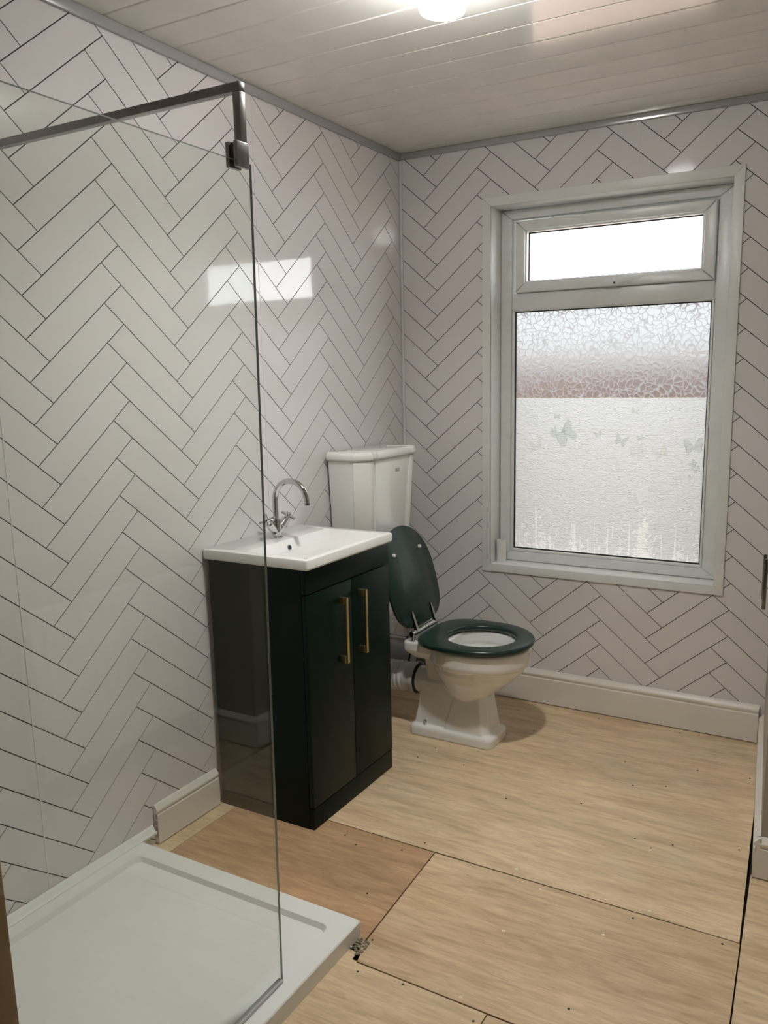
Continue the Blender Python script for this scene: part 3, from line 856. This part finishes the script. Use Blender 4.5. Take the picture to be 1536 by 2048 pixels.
def vdoor(y0, y1, hy):
    d = vbox('door', (VX - 0.0180, y0, 0.0745), (VX, y1, 0.7705), 'green', van, 0.0018)
    h = empty('handle')
    bm = bmesh.new()
    x0, x1, z0, z1, w = VX + 0.0002, VX + 0.033, 0.510, 0.728, 0.0055
    add_box(bm, (x1 - 0.008, hy - w, z0), (x1, hy + w, z1), 0.0008)
    add_box(bm, (x0, hy - w, z1 - 0.022), (x1 - 0.0079, hy + w, z1), 0.0008)
    add_box(bm, (x0, hy - w, z0), (x1 - 0.0079, hy + w, z0 + 0.022), 0.0008)
    COL.objects.unlink(h); bpy.data.objects.remove(h)
    o = link('handle', bm_mesh(bm, 'handle', True, 40), 'gold', d)
    o['label'] = 'brushed brass bar handle'
    o.location = -(Vector(van.location) + Vector(d.location))
vdoor(VY0 + 0.001, ym - 0.0015, -1.150)
vdoor(ym + 0.0015, VY1 - 0.001, -1.035)

# --- basin
bas = empty('wash_basin', (0.21, -1.079, VZ)); tag(bas, 'white rectangular countertop basin on the green vanity', 'basin')
BX0, BX1, BY0, BY1, BZ = 0.002, 0.418, -1.334, -0.828, 0.8845
bm = bmesh.new()
R_ = lambda x0, x1, y0, y1, r, z: [(p[0], p[1], z) for p in rrect(x0, x1, y0, y1, r, 6)]
add_loft(bm, [R_(BX0, BX1 - 0.004, BY0 + 0.004, BY1 - 0.004, 0.008, VZ + 0.0005), R_(BX0, BX1, BY0, BY1, 0.008, VZ + 0.006), R_(BX0, BX1, BY0, BY1, 0.008, BZ - 0.005),
              R_(BX0 + 0.001, BX1 - 0.0015, BY0 + 0.0015, BY1 - 0.0015, 0.008, BZ - 0.0015), R_(BX0 + 0.003, BX1 - 0.005, BY0 + 0.005, BY1 - 0.005, 0.008, BZ),
              R_(0.158, 0.392, -1.306, -0.858, 0.012, BZ), R_(0.161, 0.388, -1.302, -0.862, 0.012, BZ - 0.003),
              R_(0.172, 0.378, -1.292, -0.885, 0.020, BZ - 0.030), R_(0.195, 0.362, -1.265, -0.955, 0.030, BZ - 0.070), R_(0.225, 0.340, -1.215, -1.030, 0.035, BZ - 0.082)])
o = link('basin_body', bm_mesh(bm, 'basin_body', True, 32), 'basin', bas); o.location = -Vector(bas.location)
bm = bmesh.new()
n = 20
fwd = Vector((0.94, 0, 0.33)).normalized(); side = Vector((0, 1, 0)); upv = fwd.cross(side)
c = Vector((0.1705, -1.098, 0.8590))
rings = []
for r, d in ((0.0105, -0.001), (0.0105, 0.0025), (0.0075, 0.0030), (0.0070, 0.0)):
    rings.append([c + fwd * d + (side * math.cos(2 * math.pi * k / n) + upv * math.sin(2 * math.pi * k / n)) * r for k in range(n)])
add_loft(bm, rings, False, False)
o = link('overflow_ring', bm_mesh(bm, 'overflow_ring', True, 50), 'chrome', bas); o.location = -Vector(bas.location)
bm = bmesh.new()
bm.faces.new([bm.verts.new(c + fwd * 0.0008 + (side * math.cos(2 * math.pi * k / n) + upv * math.sin(2 * math.pi * k / n)) * 0.0072) for k in range(n)])
o = link('overflow_hole', bm_mesh(bm, 'overflow_hole'), 'black', bas); o.location = -Vector(bas.location)
bm = bmesh.new(); add_lathe(bm, [(0.0, 0.0), (0.030, 0.0), (0.030, 0.003), (0.024, 0.006), (0.0, 0.008)], (0.283, -1.122, BZ - 0.0822), 24)
o = link('waste_plug', bm_mesh(bm, 'waste_plug', True, 40), 'chrome', bas); o.location = -Vector(bas.location)

# --- tap
TXc, TYc = 0.106, -1.081
tap = empty('basin_tap', (TXc, TYc, BZ)); tag(tap, 'chrome swan-neck basin mixer with two cross handles', 'tap')
bm = bmesh.new()
add_lathe(bm, [(0.0, 0.0003), (0.0235, 0.0003), (0.0235, 0.004), (0.019, 0.006), (0.0165, 0.008), (0.0165, 0.062), (0.0145, 0.066), (0.0, 0.066)], (0, 0, 0), 28)
link('tap_body', bm_mesh(bm, 'tap_body', True, 35), 'chrome', tap)
zt = 1.0930 - BZ; ra = 0.0665; rt = 0.0098
path = [(0, 0, 0.060), (0, 0, 0.085), (0, 0, zt - ra - rt)]
for k in range(1, 15):
    a = math.radians(180 - 172 * k / 14)
    path.append((ra + ra * math.cos(a), 0, zt - ra - rt + ra * math.sin(a)))
path.append((path[-1][0] + 0.0015, 0, path[-1][2] - 0.016))
o = tube('spout', path, rt, 'chrome', tap, 18)
o = tube('aerator', [path[-1], (path[-1][0] + 0.0002, 0, path[-1][2] - 0.005)], 0.0088, 'chrome_dull', tap, 16)
for s in (-1, 1):
    d = Vector((0.10, s * 0.74, 0.66)).normalized()
    a0 = Vector((0, s * 0.008, 0.024))
    hnd = tube('handle_stem', [a0, a0 + d * 0.018, a0 + d * 0.020, a0 + d * 0.050, a0 + d * 0.054, a0 + d * 0.066], [0.0125, 0.0125, 0.0140, 0.0140, 0.0095, 0.0085], 'chrome', tap, 18, 30)
    p1 = d.cross(Vector((1, 0, 0))).normalized(); p2 = d.cross(p1).normalized()
    cc = a0 + d * 0.068
    bm = bmesh.new()
    rot = 0.6
    for k in range(2):
        ax = p1 * math.cos(rot + k * math.pi / 2) + p2 * math.sin(rot + k * math.pi / 2)
        add_tube(bm, [cc - ax * 0.027, cc - ax * 0.0255, cc + ax * 0.0255, cc + ax * 0.027], [0.0036, 0.0052, 0.0052, 0.0036], 12)
    add_tube(bm, [cc - d * 0.009, cc + d * 0.007, cc + d * 0.010], [0.0095, 0.0095, 0.006], 16)
    link('cross_head', bm_mesh(bm, 'cross_head', True, 40), 'chrome', hnd)

# ================================================================ TOILET
TYA = -0.460
toi = empty('toilet', (0.50, TYA, 0)); tag(toi, 'white ceramic toilet pan with dark green seat and raised lid', 'toilet')
TL = Vector(toi.location)
def egg(cx, af, ab, b, z, n=44, pw_b=2.0, pw_f=2.0):
    pts = []
    for k in range(n):
        a = 2 * math.pi * k / n
        c_, s_ = math.cos(a), math.sin(a)
        e = pw_f if c_ >= 0 else pw_b
        x = math.copysign(abs(c_) ** (2 / e), c_) * (af if c_ >= 0 else ab)
        y = math.copysign(abs(s_) ** (2 / e), s_) * b
        pts.append((cx + x, y, z))
    return pts
# pan: bowl, pedestal, foot, rear deck and trap fused into one skin
bm = bmesh.new()
CX = 0.575
add_loft(bm, [egg(0.545, 0.070, 0.090, 0.060, 0.165), egg(0.550, 0.085, 0.105, 0.075, 0.190), egg(0.558, 0.120, 0.125, 0.105, 0.225), egg(0.565, 0.160, 0.150, 0.135, 0.262),
              egg(0.570, 0.190, 0.170, 0.158, 0.300), egg(0.572, 0.200, 0.178, 0.166, 0.322), egg(0.575, 0.212, 0.185, 0.182, 0.332), egg(CX, 0.214, 0.188, 0.186, 0.345),
              egg(CX, 0.214, 0.188, 0.186, 0.392), egg(CX, 0.208, 0.182, 0.180, 0.399), egg(CX, 0.165, 0.140, 0.145, 0.399), egg(CX, 0.158, 0.133, 0.138, 0.392),
              egg(CX, 0.154, 0.130, 0.134, 0.360), egg(0.575, 0.158, 0.134, 0.138, 0.345), egg(0.570, 0.118, 0.108, 0.100, 0.290), egg(0.560, 0.070, 0.065, 0.055, 0.240), egg(0.555, 0.045, 0.04, 0.035, 0.228)])
def rr3(x0, x1, w, r, z): return [(p[0], p[1], z) for p in rrect(x0, x1, -w, w, r, 4)]
add_loft(bm, [rr3(0.308, 0.672, 0.092, 0.030, 0.0), rr3(0.308, 0.672, 0.092, 0.030, 0.030), rr3(0.313, 0.667, 0.087, 0.028, 0.040), rr3(0.324, 0.655, 0.076, 0.022, 0.045)])
# front column (flared, chamfered)
def oct_(x0, x1, w, ch, z):
    return [(x0, -w, z), (x1 - ch, -w, z), (x1, -w + ch, z), (x1, w - ch, z), (x1 - ch, w, z), (x0, w, z)]
add_loft(bm, [oct_(0.462, 0.653, 0.080, 0.024, 0.035), oct_(0.486, 0.640, 0.070, 0.022, 0.12), oct_(0.502, 0.630, 0.062, 0.020, 0.185), oct_(0.505, 0.632, 0.064, 0.020, 0.235)])
# rear trap housing
add_loft(bm, [rr3(0.322, 0.50, 0.070, 0.012, 0.035), rr3(0.338, 0.50, 0.062, 0.012, 0.12), rr3(0.348, 0.50, 0.058, 0.012, 0.222), rr3(0.352, 0.50, 0.054, 0.012, 0.228)])
# web between them, set back from both faces
add_loft(bm, [rr3(0.40, 0.60, 0.048, 0.012, 0.035), rr3(0.41, 0.60, 0.048, 0.012, 0.24)])
# rear deck carrying the seat hinge
add_loft(bm, [rr3(0.335, 0.47, 0.085, 0.02, 0.325), rr3(0.308, 0.47, 0.112, 0.025, 0.352), rr3(0.302, 0.47, 0.120, 0.026, 0.362), rr3(0.302, 0.47, 0.120, 0.026, 0.392), rr3(0.306, 0.47, 0.116, 0.024, 0.398)])
add_loft(bm, [rr3(0.375, 0.45, 0.050, 0.015, 0.21), rr3(0.365, 0.45, 0.060, 0.015, 0.335)])
# outlet horn and flush inlet
add_tube(bm, [(0.44, 0, 0.190), (0.36, 0, 0.205), (0.315, 0, 0.207)], [0.060, 0.060, 0.054], 24)
add_tube(bm, [(0.36, 0, 0.362), (0.286, 0, 0.362)], [0.026, 0.026], 18)
me = bm_mesh(bm, 'pan')
pan = link('pan', me, 'ceramic', toi); pan.location = (-TL.x, 0, 0)
rm = pan.modifiers.new('fuse', 'REMESH'); rm.mode = 'VOXEL'; rm.voxel_size = 0.0032; rm.use_smooth_shade = True
sm = pan.modifiers.new('soften', 'SMOOTH'); sm.factor = 0.5; sm.iterations = 7
# water in the bowl
bm = bmesh.new(); bm.faces.new([bm.verts.new((p[0], p[1], 0.255)) for p in egg(0.563, 0.082, 0.077, 0.066, 0.255)])
wm, wnt, wb = new_mat('still_water'); setin(wb, Base_Color=(0.45, 0.47, 0.45, 1), Roughness=0.03)
M['water'] = wm
o = link('water', bm_mesh(bm, 'water'), 'water', toi); o.location = (-TL.x, 0, 0)
# floor fixing caps
for s in (-1, 1):
    bm = bmesh.new()
    add_tube(bm, [(0.376, s * 0.064, 0.056), (0.376, s * 0.075, 0.053), (0.376, s * 0.080, 0.052)], [0.0085, 0.0085, 0.0045], 14)
    o = link('bolt_cap', bm_mesh(bm, 'bolt_cap', True, 40), 'chrome', toi); o.location = (-TL.x, 0, 0)

# seat ring
def seat_outline(n=56):
    return egg(0.585, 0.215, 0.222, 0.200, 0.0, n, 3.4, 2.05)
def seat_hole(n=56):
    return egg(0.590, 0.138, 0.132, 0.130, 0.0, n, 2.0, 2.0)
def offset_ring(r, cx, k, z):
    return [(cx + (p[0] - cx) * k, p[1] * k, z) for p in r]
so, sh = seat_outline(), seat_hole()
z0 = 0.4045; z1 = 0.4270
rings = [offset_ring(sh, 0.592, 1.04, z0), offset_ring(so, 0.585, 0.965, z0), offset_ring(so, 0.585, 0.990, z0 + 0.004), offset_ring(so, 0.585, 1.0, z0 + 0.011),
         offset_ring(so, 0.585, 0.992, z1 - 0.005), offset_ring(so, 0.585, 0.965, z1 - 0.0005), offset_ring(so, 0.585, 0.93, z1 + 0.0005), offset_ring(sh, 0.592, 1.12, z1 + 0.0005),
         offset_ring(sh, 0.592, 1.055, z1 - 0.001), offset_ring(sh, 0.592, 1.01, z1 - 0.006), offset_ring(sh, 0.592, 1.0, z0 + 0.009)]
bm = bmesh.new(); add_loft(bm, rings + [rings[0]], False, False)
bmesh.ops.remove_doubles(bm, verts=bm.verts[:], dist=1e-6)
seat = link('seat', bm_mesh(bm, 'seat', True, 60), 'seatgreen', toi); seat.location = (-TL.x, 0, 0)
# white bumpers below the seat
for s in (-1, 1):
    for bx, by in ((0.665, 0.128), ):
        bm = bmesh.new(); add_lathe(bm, [(0.0, 0.0), (0.008, 0.0), (0.008, 0.0052), (0.0, 0.0052)], (0, 0, 0), 14)
        o = link('bumper', bm_mesh(bm, 'bumper', True, 40), 'pvc', seat); o.location = (bx, s * by, 0.3993)
# lid: raised and leaning back to the cistern
HX, HZ = 0.346, 0.424
lean = math.radians(15.5)
lo_ = egg(0.212, 0.202, 0.205, 0.192, 0.0, 56, 3.4, 2.1)     # local: length along x from the hinge
def lid_ring(k, t):
    out = []
    for p in lo_:
        L = 0.215 + (p[0] - 0.215) * k + 0.006; w = p[1] * k
        # length axis leans back, thickness axis points forward
        x = HX - L * math.sin(lean) - t * math.cos(lean)
        z = HZ + 0.006 + L * math.cos(lean) - t * math.sin(lean)
        out.append((x, w, z))
    return out
bm = bmesh.new()
add_loft(bm, [lid_ring(0.97, -0.0005), lid_ring(0.99, 0.003), lid_ring(1.0, 0.009), lid_ring(0.985, 0.015), lid_ring(0.95, 0.018)])
lid = link('lid', bm_mesh(bm, 'lid', True, 50), 'seatgreen', toi); lid.location = (-TL.x, 0, 0)
def lid_pt(L, w, t):
    return Vector((HX - L * math.sin(lean) - t * math.cos(lean), w, HZ + 0.006 + L * math.cos(lean) - t * math.sin(lean)))
for s in (-1, 1):
    a = lid_pt(0.315, s * 0.105, 0.0); b_ = lid_pt(0.315, s * 0.105, -0.009)
    bm = bmesh.new(); add_tube(bm, [a, b_, b_ + (b_ - a) * 0.15], [0.0075, 0.0070, 0.004], 14)
    o = link('bumper', bm_mesh(bm, 'bumper', True, 40), 'pvc', lid)
# chrome hinge: bar, straps on the lid, posts
bm = bmesh.new()
add_tube(bm, [(HX, -0.122, HZ + 0.004), (HX, -0.119, HZ + 0.004), (HX, 0.119, HZ + 0.004), (HX, 0.122, HZ + 0.004)], [0.008, 0.0130, 0.0130, 0.008], 18)
hinge = link('hinge_bar', bm_mesh(bm, 'hinge_bar', True, 40), 'chrome', toi); hinge.location = (-TL.x, 0, 0)
for s in (-1, 1):
    bm = bmesh.new()
    w0 = s * 0.078
    ringsx = []
    for L, hw, t in ((0.004, 0.013, -0.014), (0.018, 0.0110, -0.010), (0.066, 0.0085, -0.007), (0.080, 0.004, -0.006)):
        ringsx.append([lid_pt(L, w0 - hw, 0.0), lid_pt(L, w0 + hw, 0.0), lid_pt(L, w0 + hw * 0.7, t), lid_pt(L, w0 - hw * 0.7, t)])
    add_loft(bm, ringsx)
    link('hinge_strap', bm_mesh(bm, 'hinge_strap', True, 40), 'chrome', hinge)
    bm = bmesh.new(); add_tube(bm, [(HX - 0.002, s * 0.098, 0.3985), (HX - 0.002, s * 0.098, 0.402), (HX - 0.002, s * 0.098, HZ + 0.002)], [0.013, 0.0085, 0.0085], 14)
    link('hinge_post', bm_mesh(bm, 'hinge_post', True, 40), 'chrome', hinge)

# --- cistern on the left wall
CYC = -0.418
cis = empty('toilet_cistern', (0.012, CYC, 0.775)); tag(cis, 'white ceramic low-level cistern with faceted lid on the left wall', 'cistern')
def cpoly(hw, xf, ch_y, ch_x, x0=0.0):
    return [(x0, -hw), (xf - ch_x, -hw), (xf, -hw + ch_y), (xf, hw - ch_y), (xf - ch_x, hw), (x0, hw)]
bm = bmesh.new()
H = 0.327
add_prism(bm, cpoly(0.196, 0.150, 0.040, 0.045), 0.012, H, cpoly(0.213, 0.164, 0.042, 0.048))
es = [e for e in bm.edges if abs(e.verts[0].co.z - e.verts[1].co.z) > 0.1]
bmesh.ops.bevel(bm, geom=es, offset=0.006, segments=3, profile=0.5, affect='EDGES')
link('cistern_body', bm_mesh(bm, 'cistern_body', True, 30), 'ceramic', cis)
for s in (-1, 1):      # corner pilasters
    bm = bmesh.new()
    def pil(k, xf, hw, z): return [(xf - 0.012, s * (hw - 0.046 - 0.0), z), (xf + 0.006, s * (hw - 0.050), z), (xf + 0.006, s * (hw - 0.078 + 0.036), z), (xf - 0.040, s * (hw + 0.004), z), (xf - 0.05, s * (hw - 0.008), z)]
    a = [(0.105, s * 0.195), (0.108, s * 0.2005), (0.1545, s * 0.1595), (0.1545, s * 0.130), (0.146, s * 0.130)]
    t = [(0.116, s * 0.212), (0.119, s * 0.2175), (0.1695, s * 0.1735), (0.1695, s * 0.143), (0.160, s * 0.143)]
    add_prism(bm, a if s > 0 else a[::-1], 0.0, H, t if s > 0 else t[::-1])
    es = [e for e in bm.edges]
    bmesh.ops.bevel(bm, geom=es, offset=0.003, segments=2, profile=0.5, affect='EDGES')
    link('pilaster', bm_mesh(bm, 'pilaster', True, 40), 'ceramic', cis)
# raised centre panel with an arched foot
bm = bmesh.new()
arch = [(-0.115, 0.004), (-0.10, -0.002), (-0.085, 0.010), (-0.04, 0.018), (0.04, 0.018), (0.085, 0.010), (0.10, -0.002), (0.115, 0.004)]
def fx(z): return 0.150 + (0.164 - 0.150) * (z - 0.012) / (H - 0.012)
pts = arch + [(0.128, H - 0.001), (-0.128, H - 0.001)]
fr = [bm.verts.new((fx(p[1]) + 0.0035, p[0], p[1])) for p in pts]
bk = [bm.verts.new((fx(p[1]) - 0.012, p[0], p[1])) for p in pts]
bm.faces.new(fr); bm.faces.new(bk[::-1])
for i in range(len(pts)):
    j = (i + 1) % len(pts); bm.faces.new((fr[i], bk[i], bk[j], fr[j]))
bmesh.ops.bevel(bm, geom=[e for e in bm.edges if all(v.co.x > fx(v.co.z) for v in e.verts)], offset=0.002, segments=2, profile=0.5, affect='EDGES')
link('front_panel', bm_mesh(bm, 'front_panel', True, 40), 'ceramic', cis)
bm = bmesh.new(); add_box(bm, (fx(0.27) + 0.0032, 0.030, 0.268), (fx(0.27) + 0.0050, 0.062, 0.282), 0.0006)
o = link('badge', bm_mesh(bm, 'badge', True, 40), 'badge', cis); o['label'] = 'small grey rectangular maker badge'
bm = bmesh.new()
add_prism(bm, cpoly(0.2165, 0.168, 0.043, 0.049), H + 0.0005, H + 0.007, cpoly(0.225, 0.180, 0.045, 0.052))
add_prism(bm, cpoly(0.225, 0.180, 0.045, 0.052), H + 0.007, H + 0.026, cpoly(0.225, 0.180, 0.045, 0.052))
add_prism(bm, cpoly(0.225, 0.180, 0.045, 0.052), H + 0.026, H + 0.037, cpoly(0.213, 0.168, 0.040, 0.048))
bmesh.ops.remove_doubles(bm, verts=bm.verts[:], dist=1e-5)
# drop the inner caps left by stacking
from collections import Counter
inner = [f for f in bm.faces if abs(f.normal.z) > 0.99 and (abs(f.calc_center_median().z - (H + 0.007)) < 1e-4 or abs(f.calc_center_median().z - (H + 0.026)) < 1e-4)]
bmesh.ops.delete(bm, geom=inner, context='FACES')
bmesh.ops.bevel(bm, geom=[e for e in bm.edges], offset=0.004, segments=2, profile=0.5, affect='EDGES')
lidc = link('cistern_lid', bm_mesh(bm, 'cistern_lid', True, 40), 'ceramic', cis)
for s in (-1, 1):      # moulded ribs across the lid front
    bm = bmesh.new(); add_box(bm, (0.060, s * 0.150 - 0.016, H + 0.010), (0.1845, s * 0.150 + 0.016, H + 0.0395), 0.004)
    link('lid_rib', bm_mesh(bm, 'lid_rib', True, 40), 'ceramic', lidc)
bm = bmesh.new()
add_tube(bm, [(0.115, 0.206, 0.285), (0.115, 0.235, 0.285)], 0.006, 12); add_tube(bm, [(0.115, 0.233, 0.285), (0.115, 0.240, 0.285), (0.115, 0.243, 0.285)], [0.011, 0.011, 0.007], 16)
link('lever_boss', bm_mesh(bm, 'lever_boss', True, 40), 'chrome', cis)
# flush pipe: out of the cistern foot, bending into the back of the pan
pth = [(0.072, 0.0, 0.012), (0.072, 0.0, -0.33)]
for k in range(1, 9):
    a = math.radians(180 + 90 * k / 8)
    pth.append((0.072 + 0.08 + 0.08 * math.cos(a), -0.038 * k / 8, -0.33 + 0.083 * math.sin(a)))
pth.append((0.272, TYA - CYC, 0.362 - 0.775))
o = tube('flush_pipe', pth, 0.0165, 'chrome', cis, 18); o['label'] = 'chrome flush pipe'
o = tube('pipe_nut', [(0.072, 0, 0.013), (0.072, 0, -0.018)], 0.028, 'chrome', cis, 8, 20)
bm = bmesh.new(); add_tube(bm, [(0.250, -0.038, -0.413), (0.272, -0.038, -0.413), (0.276, -0.038, -0.413)], [0.021, 0.030, 0.028], 18)
link('rubber_cone', bm_mesh(bm, 'rubber_cone', True, 40), 'black', cis)

# --- waste: corrugated connector and the soil pipe it feeds
wst = empty('pan_connector', (0.24, TYA, 0.10)); tag(wst, 'white corrugated flexible pan connector behind the toilet', 'waste pipe')
pts, rad = [], []
pts += [(0.312, 0, 0.207), (0.300, 0, 0.207), (0.296, 0, 0.207), (0.288, 0, 0.207)]; rad += [0.066, 0.066, 0.060, 0.060]
path2 = []
N = 60
for k in range(N + 1):
    t = k / N
    path2.append((0.285 - 0.20 * t, 0.0, 0.207 - 0.012 * t))
for k, p in enumerate(path2):
    pts.append(p); rad.append(0.0595 + (0.0035 * math.cos(k * 2 * math.pi / 6) if 8 < k < 54 else -0.001))
bm = bmesh.new(); add_tube(bm, pts, rad, 28)
o = link('flexible_pipe', bm_mesh(bm, 'flexible_pipe', True, 60), 'pipe_white', wst); o.location = (-0.24, 0, -0.10)
bm = bmesh.new(); add_tube(bm, [(0.321, 0, 0.207), (0.314, 0, 0.207), (0.3125, 0, 0.207)], [0.058, 0.0635, 0.0635], 28)
o = link('rubber_seal', bm_mesh(bm, 'rubber_seal', True, 40), 'black', wst); o.location = (-0.24, 0, -0.10)
soil = empty('soil_pipe', (0.10, -0.31, 0.15)); tag(soil, 'grey plastic soil pipe with black seal behind the toilet', 'waste pipe')
bm = bmesh.new(); add_tube(bm, [(-0.095, 0, 0.075), (0.13, 0, 0.075)], 0.058, 28)
link('pipe_barrel', bm_mesh(bm, 'pipe_barrel', True, 40), 'pipe_grey', soil)
bm = bmesh.new(); add_tube(bm, [(0.118, 0, 0.075), (0.122, 0, 0.075), (0.150, 0, 0.075), (0.153, 0, 0.075)], [0.060, 0.065, 0.065, 0.062], 28)
link('pipe_socket', bm_mesh(bm, 'pipe_socket', True, 40), 'pipe_white', soil)
for x in (0.116, 0.1555):
    bm = bmesh.new(); add_tube(bm, [(x - 0.002, 0, 0.075), (x + 0.002, 0, 0.075)], 0.0655, 28)
    link('rubber_ring', bm_mesh(bm, 'rubber_ring', True, 40), 'black', soil)

# ================================================================ RIGHT SIDE
# fitting with two upright bars on the return wall
fit = empty('wall_fitting', (1.645, -0.86, 0.80)); tag(fit, 'dark chrome fitting with two upright bars at the right picture edge', 'bracket')
for nm, dx, dy, z0_, z1_ in (('upright_bar', -0.020, 0.03, -0.012, 0.115), ('upright_bar', -0.012, -0.03, -0.026, 0.115)):
    bm = bmesh.new(); add_box(bm, (dx - 0.005, dy - 0.005, z0_), (dx + 0.005, dy + 0.005, z1_), 0.0012)
    link(nm, bm_mesh(bm, nm, True, 40), 'chrome_dull', fit)
for dy in (0.03, -0.03):
    bm = bmesh.new(); add_box(bm, (-0.016, dy - 0.004, 0.075), (0.030 - dy * 0.05, dy + 0.004, 0.085), 0.001)
    link('wall_peg', bm_mesh(bm, 'wall_peg', True, 40), 'chrome_dull', fit)
# radiator in the recess (seen mirrored in the shower glass)
rad_o = empty('radiator', (1.94, -1.31, 0.14)); tag(rad_o, 'white ribbed panel radiator mirrored faintly in the shower glass', 'radiator')
RW, RH = 0.375, 0.55
bm = bmesh.new()
prof = []
nf = 16
for k in range(nf):
    y0_ = -RW + 2 * RW * k / nf; w = 2 * RW / nf
    prof += [(-0.034, y0_), (-0.034, y0_ + w * 0.50), (-0.018, y0_ + w * 0.62), (-0.018, y0_ + w * 0.88)]
prof += [(-0.034, RW), (-0.012, RW), (-0.012, -RW)]
add_loft(bm, [[(p[0], p[1], z) for p in prof] for z in (0.0, RH)])
link('front_panel', bm_mesh(bm, 'front_panel'), 'rad', rad_o)
bm = bmesh.new(); add_box(bm, (-0.031, -RW - 0.003, RH + 0.0005), (0.030, RW + 0.003, RH + 0.010), 0.002); link('top_grille', bm_mesh(bm, 'top_grille', True, 40), 'rad', rad_o)
for s in (-1, 1):
    bm = bmesh.new(); add_box(bm, (-0.031, s * (RW + 0.0022) - 0.002, 0.0), (0.030, s * (RW + 0.0022) + 0.002, RH), 0.001); link('side_cover', bm_mesh(bm, 'side_cover', True, 40), 'rad', rad_o)
    bm = bmesh.new(); add_tube(bm, [(0.0, s * (RW - 0.03), 0.0), (0.0, s * (RW - 0.03), -0.1395)], 0.0075, 12); link('pipe_tail', bm_mesh(bm, 'pipe_tail', True, 40), 'chrome', rad_o)
    bm = bmesh.new(); add_box(bm, (0.0302, s * 0.22 - 0.02, 0.08), (0.0395, s * 0.22 + 0.02, 0.48), 0.001); link('wall_hook', bm_mesh(bm, 'wall_hook', True, 40), 'rad', rad_o)
